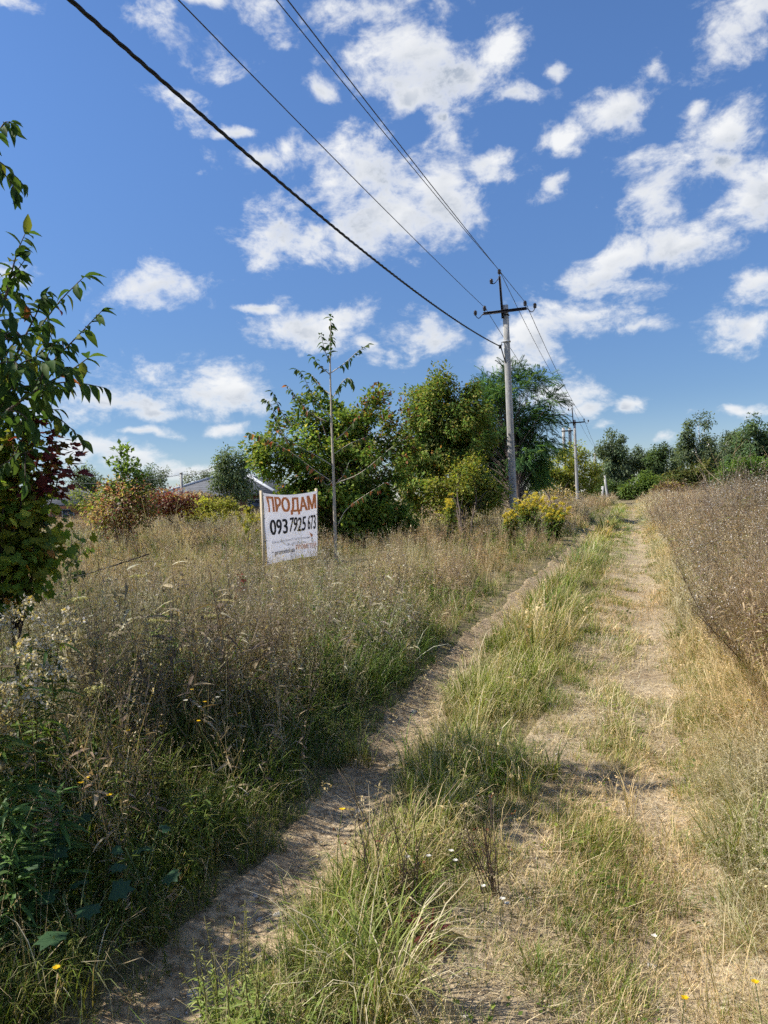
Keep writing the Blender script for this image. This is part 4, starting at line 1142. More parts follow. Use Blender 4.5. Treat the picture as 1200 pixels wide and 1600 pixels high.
# taller cherry-like shrub
tree('tall_shrub', 'tall olive shrub with reddish leaf tips left of the near pole', gnd(705, 838)[:2], 29.0,
     [(690, 655, 42, 78), (725, 680, 45, 80), (672, 700, 40, 70), (690, 590, 16, 36), (655, 640, 22, 50), (740, 640, 26, 46), (648, 730, 30, 75)], 210, LEAF_SMALL, 38000, 0.125,
     [(0.085, 0.12, 0.03, 4), (*GREEN, 3), (*OLIVE, 2), (0.24, 0.13, 0.05, 0.2)], 0.07, M_BARKD, 0.38, stems=4, seed=3, cat='shrub', droop=0.6)
tree('olive_bush', 'low yellowing olive bush at the foot of the near pole, on its left', gnd(728, 850)[:2], 27.5,
     [(735, 760, 46, 46), (700, 775, 40, 36), (760, 775, 26, 30)], 60, LEAF_SMALL, 12000, 0.11, [(*OLIVE, 3), (*YG, 2), (*GREEN, 2), (0.10, 0.12, 0.03, 2)], 0.04, M_BARKD, 0.4, stems=5, seed=4, cat='shrub')
# locust tree with feathery leaves
tree('locust_tree', 'feathery green locust tree rising behind the near concrete pole', gnd(815, 826)[:2], 37.0,
     [(790, 640, 50, 66, 0.9), (835, 615, 38, 40, 0.9), (850, 650, 30, 26, 0.8), (800, 715, 70, 62, 0.9), (835, 690, 45, 22, 0.8), (770, 620, 26, 34, 0.8), (800, 582, 20, 20, 0.8), (745, 690, 40, 70, 0.8), (760, 760, 50, 30, .8), (845, 735, 26, 18, .8)], 120, LEAF_PINNATE, 7500, 0.5,
     [(0.05, 0.105, 0.035, 4), (0.035, 0.08, 0.03, 3), (0.08, 0.13, 0.04, 2)], 0.14, M_BARKD, 0.62, stems=2, seed=5, droop=0.35, squash=0.5, vary=0.28)
tree('yellow_green_bush', 'bright yellow-green bush just behind the second pole', (at(885, 790, 79.0)[0], 79.0), 79.0,
     [(880, 742, 40, 42), (915, 750, 26, 38), (858, 752, 26, 26), (905, 720, 14, 22)], 60, LEAF_SMALL, 12000, 0.24, [(*YG, 3), (*OLIVE, 2), (0.12, 0.16, 0.035, 3)], 0.07, M_BARKD, 0.8, stems=5, seed=6, cat='shrub')
tree('tawny_bush', 'small dry tawny bush beneath the yellow-green one', gnd(868, 818)[:2], 56.0, [(866, 775, 18, 20), (885, 783, 16, 14)], 20, LEAF_SMALL, 1500, 0.15, [(*TAN, 3), (*OLIVE, 2)], 0.05, M_BARKD, 0.6, stems=4, seed=7, cat='shrub')
# birches and trees at the end of the track
BIRCH = [(0.075, 0.105, 0.055, 3), (0.055, 0.08, 0.045, 3), (0.11, 0.135, 0.075, 1.5)]  # lightened bluish greens: slight distance haze put into the leaf colours
DARKT = [(0.045, 0.075, 0.03, 3), (0.06, 0.095, 0.034, 3), (0.085, 0.115, 0.045, 1)]
FAR = [('birch_tree', 'leftmost birch of the far group, with drooping dark crown behind the third pole', 955, 118, [(955, 702, 22, 32), (950, 745, 28, 38), (968, 730, 18, 40), (945, 705, 14, 22)], BIRCH, M_BIRCH, 60, 6500, 1.0),
       ('birch_tree', 'slim birch with bare white stem right of the leftmost far birch', 984, 122, [(985, 712, 18, 20), (980, 735, 14, 26), (996, 720, 10, 16)], BIRCH, M_BIRCH, 26, 2400, 0.9),
       ('oak_tree', 'dense dark rounded tree at the end of the track', 1028, 120, [(1027, 715, 17, 26), (1030, 740, 22, 24), (1018, 728, 12, 18), (1040, 755, 18, 18)], DARKT, M_BARKD, 50, 5500, 0.9),
       ('birch_tree', 'tall airy birch rising highest above the right-hand weeds', 1095, 104, [(1092, 668, 20, 24), (1085, 700, 24, 34), (1105, 715, 20, 34), (1072, 718, 12, 26), (1110, 690, 12, 18)], BIRCH, M_BIRCH, 54, 5200, 0.85),
       ('birch_tree', 'thin pale birch between the tall birch and the broad right-edge tree', 1132, 112, [(1133, 685, 15, 18), (1130, 715, 18, 32), (1140, 700, 12, 20)], BIRCH, M_BIRCH, 30, 2600, 0.85),
       ('birch_tree', 'light green tree filling the gap left of the tall airy birch', 1058, 132, [(1056, 722, 18, 24), (1066, 740, 16, 22), (1046, 742, 14, 20)], BIRCH, M_BIRCH, 34, 3600, 0.9),
       ('birch_tree', 'light green tree behind the thin pale birch', 1150, 126, [(1152, 698, 18, 28), (1145, 722, 20, 26), (1120, 728, 18, 22)], BIRCH, M_BIRCH, 40, 4200, 0.9),
       ('birch_tree', 'green tree between the slim birch and the dense dark tree', 1005, 134, [(1004, 722, 14, 24), (1010, 742, 16, 22)], BIRCH, M_BIRCH, 26, 2600, 0.9),
       ('broad_tree', 'broad blue-green tree at the right edge behind the weeds', 1180, 96, [(1180, 676, 32, 30), (1165, 712, 30, 28), (1195, 715, 28, 36), (1215, 690, 24, 34)], [(0.045, 0.08, 0.04, 3), (0.06, 0.10, 0.04, 2), *BIRCH[:1]], M_BIRCH, 60, 6500, 0.9)]
for i, (nm, lab, px, Y_, es, pal, bk, nc, nl, sz) in enumerate(FAR):
    b = at(px, 790, Y_)
    tree(nm, lab, (b[0], Y_), Y_, es, nc, LEAF_SIMPLE, int(nl * 1.5), 0.4 * sz, pal, 0.16, bk, 0.95, seed=20 + i, group='trees at the end of the track', droop=0.9, squash=1.3)
HEDGE = [('bright green bush in front of the dark far trees', 1010, 108, [(1010, 765, 26, 26), (990, 772, 18, 18), (1030, 770, 18, 20)], [(0.06, 0.10, 0.025, 3), (0.09, 0.13, 0.03, 2)]),
         ('dark bush closing the end of the track', 965, 112, [(962, 775, 24, 18), (940, 775, 20, 22)], DARKT),
         ('olive bush beneath the tall airy birch', 1075, 98, [(1078, 752, 30, 26), (1055, 762, 24, 22), (1100, 748, 24, 26)], [(0.10, 0.11, 0.035, 3), (0.08, 0.08, 0.03, 2), (0.05, 0.08, 0.025, 2)]),
         ('green bush under the broad right-edge tree', 1165, 88, [(1160, 738, 36, 26), (1190, 742, 30, 26), (1130, 748, 22, 22)], [(0.07, 0.12, 0.025, 3), (0.05, 0.085, 0.022, 3)]),
         ('small brown-leaved bush between the far bushes', 1042, 94, [(1040, 778, 14, 14), (1052, 775, 10, 12)], [(0.10, 0.06, 0.04, 3), (*OLIVE, 1)])]
for i, (lab, px, Y_, es, pal) in enumerate(HEDGE):
    b = at(px, 790, Y_); tree('bush', lab, (b[0], Y_), Y_, es, 40, LEAF_SIMPLE, 6500, 0.36, pal, 0.08, M_BARKD, 1.1, stems=5, seed=40 + i, group='bushes at the end of the track', cat='shrub')
# left side, far
FARL = [('birch_tree', 'pale grey-green weeping birch right of the hipped-roof house', 360, 52, [(362, 722, 22, 26), (358, 752, 26, 30), (348, 740, 14, 30), (376, 745, 18, 34)], [(0.09, 0.12, 0.06, 3), (0.06, 0.09, 0.045, 3)], M_BIRCH, 46, 6000, 0.19, 0.62),
        ('poplar_tree', 'small far tree behind the left tree, left of the tall shoot', 133, 105, [(132, 748, 22, 18), (140, 760, 16, 16)], [(0.06, 0.09, 0.05, 3), (0.09, 0.12, 0.05, 2)], M_BARK, 26, 2600, 0.32, 1.1),
        ('poplar_tree', 'rounder of two far trees behind the house pair, beside the tall shoot', 232, 112, [(234, 746, 14, 16), (226, 758, 16, 16)], [(0.07, 0.10, 0.05, 3), (0.05, 0.08, 0.045, 2)], M_BARK, 24, 2400, 0.32, 1.1),
        ('poplar_tree', 'thin airy far tree just left of the slim grey post', 256, 118, [(255, 744, 8, 12), (252, 756, 8, 14)], [(0.07, 0.09, 0.06, 3)], M_BARK, 12, 800, 0.3, 1.0),
        ('poplar_tree', 'lone low tree seen above the hipped roof', 303, 125, [(300, 748, 18, 7), (322, 746, 16, 7)], [(0.08, 0.10, 0.06, 3)], M_BARK, 16, 1100, 0.3, 1.0)]
for i, (nm, lab, px, Y_, es, pal, bk, nc, nl, sz, cr_) in enumerate(FARL):
    b = at(px, 800, Y_); tree(nm, lab, (b[0], Y_), Y_, es, nc, LEAF_SIMPLE, nl, sz, pal, 0.12, bk, cr_, seed=60 + i, group='trees beyond the meadow', droop=0.8, squash=1.2)
LB = [('bush', 'green bush at the far meadow edge beneath the small far tree', 150, 58, [(148, 782, 30, 16), (120, 780, 20, 18)], [(0.09, 0.13, 0.03, 3), (*YG, 2)]),
      ('bush', 'yellow-green bush at the meadow edge between the red bush and the birch', 322, 44, [(325, 792, 26, 10), (305, 795, 18, 9), (355, 792, 22, 10)], [(*YG, 3), (*OLIVE, 2)]),
      ('bush', 'low green bush left of the red bush at the meadow edge', 228, 46, [(228, 785, 22, 14), (245, 790, 14, 10)], [(*YG, 2), (0.08, 0.12, 0.03, 3)]),
      ('bush', 'dark low hedge in front of the brick house', 318, 60, [(300, 781, 26, 7), (335, 781, 20, 7)], [(*BROWN, 2), (0.09, 0.06, 0.04, 2), (*OLIVE, 1)])]
for i, (nm, lab, px, Y_, es, pal) in enumerate(LB):
    b = at(px, 800, Y_); tree(nm, lab, (b[0], Y_), Y_, es, 24, LEAF_SMALL, 2400, 0.16, pal, 0.05, M_BARKD, 0.5, stems=5, seed=70 + i, group='bushes at the meadow edge', cat='shrub')
# mid meadow shrubs
b = gnd(195, 872)
tree('brown_shrub', 'brown-red shrub in the meadow with a leafy green shoot on top', b[:2], 24.0, [(190, 785, 40, 42), (165, 800, 26, 34), (220, 790, 22, 36)], 60, LEAF_SMALL, 4200, 0.10,
     [(*BROWN, 3), (0.14, 0.06, 0.045, 3), (*OLIVE, 2), (*GREEN, 1)], 0.04, M_BARKD, 0.42, stems=6, seed=81, cat='shrub')
tree('green_shoot', 'upright leafy green shoot growing out of the brown-red shrub', gnd(197, 866)[:2], 24.2, [(196, 705, 7, 18), (190, 728, 20, 12), (206, 735, 20, 14), (196, 765, 26, 26)], 34, LEAF_SMALL, 900, 0.17,
     [(0.10, 0.15, 0.04, 3), (*GREEN, 2)], 0.03, M_BARK, 0.26, stems=3, seed=82, cat='shrub', droop=0.1)
tree('sumac_bush', 'low dark red sumac bush in front of the slim grey post', gnd(268, 836)[:2], 32.0, [(265, 785, 32, 14), (250, 780, 20, 14), (285, 790, 18, 10)], 40, LEAF_SMALL, 2600, 0.13,
     [(0.12, 0.045, 0.03, 3), (*WINE, 2), (*BROWN, 2), (*OLIVE, 1)], 0.04, M_BARKD, 0.4, stems=5, seed=83, cat='shrub')


# ------------------------------------------------------------------ near trees whose leaves can be picked apart
def leaf_mesh(name, tpl, col, mat=None, g=rng):
    V, F = tpl; mb = MB(); mb.add(V, F, col); me = mb.mesh(name, True); me.materials.append(mat or M_LEAF); return me


OV_CURL = leaf_tpl([0, 0.1, 0.3, 0.52, 0.75, 0.9, 1.0], [0.012, 0.10, 0.20, 0.22, 0.14, 0.06, 0.003], 0.25, 0.42)
LM = [leaf_mesh('leaf', OV_CURL, c) for c in ((0.045, 0.095, 0.028), (0.06, 0.12, 0.03), (0.085, 0.145, 0.035), (0.15, 0.18, 0.035), (0.36, 0.13, 0.05), (0.15, 0.045, 0.045))]


def leafy_branch(P, r0, r1, mb, g, step, start, out):
    """tube along P (world); collects leaf seats (pos, dir) along it"""
    P = np.asarray(P, float)
    t_ = np.linspace(0, 1, len(P)); q = np.linspace(0, 1, max(8, 3 * len(P)))
    P2 = np.stack([np.interp(q, t_, P[:, k]) for k in range(3)], 1)
    for _ in range(2): P2[1:-1] = (P2[:-2] + 2 * P2[1:-1] + P2[2:]) / 4
    mb.tube(P2, np.linspace(r0, r1, len(P2)), 5)
    ln_ = np.concatenate([[0], np.cumsum(np.linalg.norm(np.diff(P2, axis=0), axis=1))]); s = ln_[-1] * start; i = 0
    while s < ln_[-1]:
        p = np.array([np.interp(s, ln_, P2[:, k]) for k in range(3)]); j = min(np.searchsorted(ln_, s), len(P2) - 1); T_ = nrm(P2[j] - P2[max(j - 1, 0)])
        sd = nrm(np.cross(T_, [0, 0, 1]) + g.normal(0, 0.35, 3)) * (1 if i % 2 else -1)
        out.append((p, nrm(T_ * 0.55 + sd * 0.8 + np.array([0, 0, -0.15]) + g.normal(0, 0.2, 3)))); s += step * g.uniform(0.6, 1.3); i += 1
    for _ in range(2): out.append((P2[-1], nrm(P2[-1] - P2[-3] + g.normal(0, 0.02, 3))))


def put_leaves(root, seats, meshes, wts, size, g, droop=0.35, limit=290, mat=None, rest_tpl=None, order=None):
    base = np.array(root.location); w = np.array(wts, float); w /= w.sum()
    idx = np.arange(len(seats)) if order is None else order
    for i in idx[:limit]:
        p, d_ = seats[i]; d_ = nrm(d_ + np.array([0, 0, -droop * g.uniform(0.2, 1.4)])); n_ = nrm(np.array([0, 0, 1.0]) + g.normal(0, 0.3, 3))
        M3 = frames(d_[None], n_[None])[0] * size * g.uniform(0.45, 1.3)
        o = bpy.data.objects.new('leaf', meshes[g.choice(len(meshes), p=w)]); COL.objects.link(o); o.parent = root
        lp = p - base
        o.matrix_basis = Matrix([[*M3[0], lp[0]], [*M3[1], lp[1]], [*M3[2], lp[2]], [0, 0, 0, 1]])
    if len(idx) > limit:
        r_ = idx[limit:]; pos = np.array([seats[i][0] for i in r_]); D_ = np.array([seats[i][1] for i in r_]); D_[:, 2] -= droop * g.uniform(0.2, 1.4, len(r_))
        cols = np.array([np.array(m_.attributes['col'].data[0].color[:3]) for m_ in meshes])[g.choice(len(meshes), len(r_), p=w)]
        mb = MB(); spray(mb, rest_tpl or OV_CURL, pos, D_, np.tile([0, 0, 1.0], (len(r_), 1)) + g.normal(0, 0.3, (len(r_), 3)), size * g.uniform(0.65, 1.25, len(r_)), cols)
        o = mb.build('crown', mat or M_LEAF, root); o['kind'] = 'stuff'


# left-edge tree: its branches reach into the picture from a trunk just outside it
g = np.random.default_rng(90)
tb = np.array([-2.95, 4.15, 0.0]); tb[2] = tz(tb[0], tb[1])
lt = empty('left_tree', tb, 'dark green cherry-like tree reaching in from the left edge', 'tree')
mb = MB(); seats = []
trunk = np.array([tb, tb + [0.05, 0, 0.8], tb + [0.0, 0.05, 1.6], tb + [0.12, 0.0, 2.5], tb + [0.05, 0, 3.5]])
mb.tube(trunk, [0.06, 0.05, 0.042, 0.03, 0.012], 8)
BR = [[(-60, 640), (-10, 560), (25, 470), (42, 402)], [(-60, 690), (10, 610), (60, 540), (110, 470), (150, 432)], [(-40, 720), (40, 640), (95, 570), (140, 525), (176, 487)], [(-40, 700), (30, 640), (90, 600), (135, 575), (155, 560)],
      [(-60, 760), (0, 700), (50, 665), (90, 655)], [(-80, 600), (-30, 520), (0, 480), (20, 455)], [(20, 610), (50, 540), (70, 500), (85, 470)], [(-60, 560), (-20, 540), (30, 530), (70, 520)],
      [(-80, 660), (-10, 640), (40, 600), (120, 605)], [(-70, 720), (0, 680), (60, 640), (110, 640)], [(-90, 620), (-20, 600), (20, 560), (60, 575)], [(-90, 320), (-40, 250), (0, 215), (36, 190)],
      [(-80, 280), (-30, 250), (-5, 240), (5, 250)], [(-60, 700), (-20, 640), (15, 640), (50, 610)], [(-80, 540), (-40, 470), (-15, 430), (0, 420)], [(-60, 780), (0, 740), (40, 715), (75, 700)], [(-60, 640), (0, 590), (45, 580), (95, 540)]]
for i, b_ in enumerate(BR):
    dp = 4.15 + g.uniform(-0.35, 0.45); P = [at(x - 18, y, dp + (0.02 * k)) for k, (x, y) in enumerate(b_)]
    s0 = trunk[min(4, max(1, int((P[0][2] - tb[2]) / 0.9)))]
    leafy_branch([s0 * 0.6 + P[0] * 0.4] + P, 0.011, 0.0025, mb, g, 0.034, 0.38, seats)
    for k in range(4):
        q0 = P[1 + k % 3] if k < 2 else (P[2] + P[3]) / 2; q1 = q0 + g.normal(0, 0.12, 3) + np.array([0.03, 0, 0.02])
        leafy_branch([q0, (q0 + q1) / 2 + [0, 0, 0.03], q1], 0.005, 0.002, mb, g, 0.032, 0.15, seats)
nvis = len(seats)
for k in range(150):                                 # the rest of the crown stands outside the picture and shades the near grass
    c = tb + np.array([g.normal(0.1, 0.6), g.normal(-1.0, 0.8), 0]); c[2] = g.uniform(0.6, 2.1)
    if c[0] > -0.545 * c[1] - 0.15: continue
    s0 = trunk[min(4, max(1, int(c[2] * 1.0)))] ; e = c
    leafy_branch([s0 * 0.35 + e * 0.65, (s0 * 0.2 + e * 0.8) + [0, 0, 0.05], e], 0.006, 0.002, mb, g, 0.03, 0.0, seats)
mb.build('trunk', M_BARKD, lt)
vis = np.arange(nvis); g.shuffle(vis)
order = np.concatenate([vis, np.arange(nvis, len(seats))])
put_leaves(lt, seats, LM, [4, 4, 3, 0.8, 0.15, 0.05], 0.098, g, 0.55, 300, order=order)

# lower-left viburnum-like bush with turning leaves
g = np.random.default_rng(91)
b = np.array([-2.65, 4.7])
tree('turning_bush', 'bush with yellow-green and wine-red leaves under the left-edge tree', b, 4.6, [(30, 800, 40, 75), (70, 735, 26, 40), (0, 840, 50, 60), (-30, 760, 60, 90), (50, 700, 40, 30), (10, 880, 60, 70), (60, 850, 30, 40)], 90, LEAF_LOBED, 2600, 0.07,
     [(0.11, 0.13, 0.02, 3), (*GREEN, 3), (*YG, 1.5), (0.25, 0.12, 0.03, 0.4)], 0.022, M_BARKD, 0.16, stems=5, seed=92, cat='shrub', droop=0.6,
     side_pal=(lambda p, b, c: 0.85 * sst(p[:, 2], 1.72, 1.85) * sst(p[:, 0], -2.3, -2.05), [(*WINE, 3), (0.2, 0.05, 0.04, 1), (0.09, 0.05, 0.03, 1)]))

# young tree beside the banner
g = np.random.default_rng(95)
z2 = lambda zx, zy, Y: at(370 + zx / 3.4286, 460 + zy / 3.4286, Y)
YS = 17.2
sb = gnd(526, 893); sb = np.array([at(526, 893, YS)[0], YS, 0.0]); sb[2] = tz(sb[0], sb[1])
sp = empty('young_tree', sb, 'slender young cherry tree with straight pale trunk and sparse leaves beside the banner', 'tree')
mb = MB(); tr_ = [sb - [0, 0, 0.1]] + [z2(*p, YS) for p in ((530, 1400), (520, 1010), (508, 700), (500, 400), (502, 150))]
q = np.linspace(0, 1, 24); tr_ = np.array(tr_); tt = np.linspace(0, 1, len(tr_)); tr2 = np.stack([np.interp(q, tt, tr_[:, k]) for k in range(3)], 1)
mb.tube(tr2, np.linspace(0.05, 0.008, 24) ** 1.0, 8); mb.build('trunk', M_BARKP, sp, smooth=True)
seats_t = []; seats_l = []
SB = [([(520, 1010), (400, 930), (300, 850), (180, 780), (60, 740)], .35, 0), ([(515, 920), (440, 870), (280, 790), (200, 700)], .3, 0), ([(500, 650), (430, 590), (400, 530), (350, 420), (320, 400)], .3, 1), ([(480, 680), (390, 640), (330, 560), (270, 490)], .3, 0),
      ([(270, 800), (210, 670), (185, 590), (150, 560)], .2, 1), ([(300, 710), (230, 620), (190, 520)], .3, 1), ([(500, 430), (430, 370), (405, 330)], .3, 1), ([(505, 420), (580, 370), (640, 310), (700, 270)], .3, 1),
      ([(510, 540), (450, 500), (400, 430)], .3, 1), ([(525, 1020), (580, 960), (600, 900)], .3, 0), ([(530, 1010), (650, 970), (760, 880), (850, 800)], .35, 0), ([(530, 780), (600, 720), (720, 560)], .35, 0),
      ([(540, 1240), (580, 1150), (680, 1080), (790, 1010)], .6, 0), ([(500, 370), (470, 300), (450, 210)], .2, 1), ([(500, 330), (505, 220), (502, 120)], .1, 1), ([(512, 560), (560, 470), (600, 440), (620, 480)], .3, 1), ([(515, 860), (600, 800), (700, 760)], .3, 0), ([(520, 1000), (480, 1030), (440, 960)], .3, 0)]
for pts, st, top_ in SB:
    mb = MB(); dy = g.normal(0, 0.35); n = len(pts); P = [z2(*p_, YS + dy * k / n) for k, p_ in enumerate(pts)]
    s_ = []; leafy_branch(P, 0.012, 0.004, mb, g, 0.036, st * 0.7, s_); (seats_t if top_ else seats_l).extend(s_)
    mb.build('branch', M_BARKP, sp)
LMS = [leaf_mesh('leaf', LEAF_OVATE, c) for c in ((0.045, 0.095, 0.028), (0.085, 0.125, 0.033), (0.40, 0.17, 0.08), (0.34, 0.10, 0.07))]
put_leaves(sp, seats_t, LMS, [6, 3, 0.2, 0.1], 0.16, g, 0.7, 150)
put_leaves(sp, seats_l, LMS, [3, 4, 1.3, 0.4], 0.145, g, 1.0, 150)

# ------------------------------------------------------------------ single plants that stand out


def P3(x, y, z=0.0):
    """ground spot seen at a pixel, or the spot under a point z metres up seen there"""
    p = gnd(x, y, z); return np.array([p[0], p[1], float(tz(p[0], p[1]))])


def one(mb, name, base, label, cat, group=None, mat=None):
    o = mb.build(name, mat or M_PLANT, origin=base); return tag(o, label, cat, group)


def stem(mb, A, B, r0, r1, col, bow=0.03, g=rng, k=5, seg=7):
    q = np.linspace(0, 1, seg)[:, None]; A = np.asarray(A, float); B = np.asarray(B, float)
    P = A + (B - A) * q + g.normal(0, bow * np.linalg.norm(B - A), 3) * np.sin(np.pi * q) * np.array([1, 1, 0.3]); mb.tube(P, np.linspace(r0, r1, seg), k, col); return P


# bright tufts of grass on the ridge and the track
TUFTS = [(695, 1200, 0.42, 'bright green upright grass tuft beside the dirt path', GP2, 90), (845, 1205, 0.36, 'lush green grass tuft on the right rim of the ridge', GP2, 90), (590, 1580, 0.58, 'large arching light green grass tuft in the near foreground', [(0.24, 0.30, 0.06, 3), (*LGREEN, 2), (*PALE, 1.6)], 170),
         (800, 1215, 0.34, 'pale green grass tuft just left of the lush tuft on the rim', GP2, 70), (835, 1515, 0.16, 'small dark grass tuft in the worn trail near the front', GP, 80),          (930, 1160, 0.15, 'small green tuft in the middle of the trampled turf', GP, 70), (1055, 1380, 0.16, 'spiky green tuft in the bare right wheel track', GP, 60), (100, 1560, 0.45, 'dark long-bladed tuft at the bottom left corner', GPD, 90),
         (1160, 1330, 0.5, 'tall yellow-green grass tuft on the right verge', GP2 + [(*YG, 3)], 90), (890, 1440, 0.14, 'flat olive tuft on the track left of the right wheel track', GP, 60), (560, 1175, 0.4, 'green tuft overhanging the left side of the path bend', GP, 80)]
for i, (x, y, h, lab, pal, n) in enumerate(TUFTS):
    g = np.random.default_rng(300 + i); b = P3(x, y); mb = MB()
    blades(mb, g, n, 0.05 + h * 0.14, h, 0.0055 if h > 0.2 else 0.004, 0.4, 1.5, pal, tip=STRAW, seg=5, base_col=OLIVE)
    for v in mb.V: v += b
    one(mb, 'grass_tuft', b, lab, 'grass tuft', 'single grass tufts')

# reddish dock
g = np.random.default_rng(320); b = P3(672, 1475)
dk = empty('dock_plant', b, 'low dock plant with dark red drying leaves on the ridge', 'plant')
DK = [leaf_mesh('leaf', leaf_tpl([0, 0.15, 0.4, 0.7, 0.9, 1], [0.02, 0.1, 0.14, 0.12, 0.06, 0.004], 0.25, 0.55), c, M_PLANT) for c in ((0.13, 0.03, 0.03), (0.17, 0.05, 0.035), (0.12, 0.10, 0.03))]
for k in range(13):
    a = k * 2.4 + g.normal(0, 0.3); d_ = np.array([math.cos(a), math.sin(a), g.uniform(0.35, 1.3)]); d_ /= np.linalg.norm(d_); M3 = frames(d_[None], np.array([[0, 0, 1.0]]) + g.normal(0, 0.2, (1, 3)))[0] * g.uniform(0.075, 0.13)
    o = bpy.data.objects.new('leaf', DK[k % 3]); COL.objects.link(o); o.parent = dk; o.matrix_basis = Matrix([[*M3[0], 0], [*M3[1], 0], [*M3[2], 0.03], [0, 0, 0, 1]])
mb = MB(); stem(mb, (0, 0, 0), (0.02, 0.01, 0.14), 0.006, 0.004, (0.2, 0.06, 0.04)); o = mb.build('stem', M_PLANT); o.parent = dk

# dead dark stems
DEAD = [(640, 1440, 560, 1260, 'cluster of thin dead dark stems rising from the ridge', 7, 0.5), (770, 1390, 760, 1290, 'dead brown twiggy weed with rusty leaves at the trail edge', 12, 0.42),
        (600, 1420, 545, 1255, 'few leaning dead stalks with a single yellow flower on the ridge', 5, 0.6), (720, 1090, 715, 990, 'dark dead stalk standing on the ridge by the path bend', 4, 0.5)]
for i, (x, y, tx, ty, lab, n, h) in enumerate(DEAD):
    g = np.random.default_rng(330 + i); b = P3(x, y); root = empty('dead_weed', b, lab, 'plant', 'dead dark weeds'); mb = MB(); lv = MB()
    for k in range(n):
        a = g.uniform(0, 6.28); r_ = g.uniform(0.1, 0.34) * h; e = b + np.array([r_ * math.cos(a) - 0.06, r_ * math.sin(a), h * g.uniform(0.55, 1.0)])
        P = stem(mb, b + g.normal(0, 0.03, 3) * [1, 1, 0], e, 0.0026, 0.0012, DBROWN, 0.06, g, 4)
        for j in range(4):
            q0 = P[g.integers(2, 6)]; q1 = q0 + g.normal(0, 0.05, 3) + [0, 0, 0.04]; stem(mb, q0, q1, 0.0015, 0.001, DBROWN, 0.05, g, 3, 3)
            m2 = 3; spray(lv, LEAF_SMALL, np.repeat(q1[None], m2, 0) + g.normal(0, 0.008, (m2, 3)), g.normal(size=(m2, 3)), g.normal(size=(m2, 3)), g.uniform(0.008, 0.018, m2), pick([(*DBROWN, 2), (0.22, 0.08, 0.04, 1), (*TAN, 1)], m2, g))
    mb.build('stem', M_PLANT, root); o = lv.build('dry_leaves', M_PLANT, root); o['kind'] = 'stuff'

# light green mugwort at the bottom
for i, (x, y, h, lab) in enumerate([(420, 1650, 0.46, 'light green feathery mugwort at the bottom, the largest of its cluster'), (350, 1610, 0.38, 'light green mugwort with slim seed spikes at the path edge'), (490, 1650, 0.34, 'low mugwort between the feathery one and the arching grass tuft')]):
    g = np.random.default_rng(340 + i); b = P3(x, y); root = empty('mugwort_plant', b, lab, 'plant', 'mugwort plants at the bottom'); mb = MB(); lv = MB()
    for k in range(9):
        a = g.uniform(0, 6.28); r_ = g.uniform(0.02, 0.13); A_ = b + g.normal(0, 0.05, 3) * [1, 1, 0]; e = A_ + np.array([r_ * math.cos(a), r_ * math.sin(a), h * g.uniform(0.6, 1.05)])
        P = stem(mb, A_, e, 0.003, 0.0012, (0.2, 0.19, 0.07), 0.04, g, 4, 9)
        n = 60; f = g.random(n); pos = np.stack([np.interp(f, np.linspace(0, 1, 9), P[:, j]) for j in range(3)], 1); aa = g.uniform(0, 6.28, n)
        D_ = np.stack([np.cos(aa), np.sin(aa), g.uniform(-0.1, 0.8, n)], 1); sz = np.where(f > 0.62, 0.012, 0.05 * (1.1 - f)) * g.uniform(0.6, 1.3, n)
        spray(lv, LEAF_LANCE, pos, D_, np.tile([0, 0, 1.0], (n, 1)) + g.normal(0, 0.3, (n, 3)), sz * 1.2, np.where((f > 0.6)[:, None], pick([(0.34, 0.34, 0.12, 1), (*YG, 1)], n, g), pick([(0.24, 0.30, 0.08, 2), (0.19, 0.25, 0.05, 2)], n, g)))
    mb.build('stem', M_PLANT, root); o = lv.build('foliage', M_PLANT, root); o['kind'] = 'stuff'


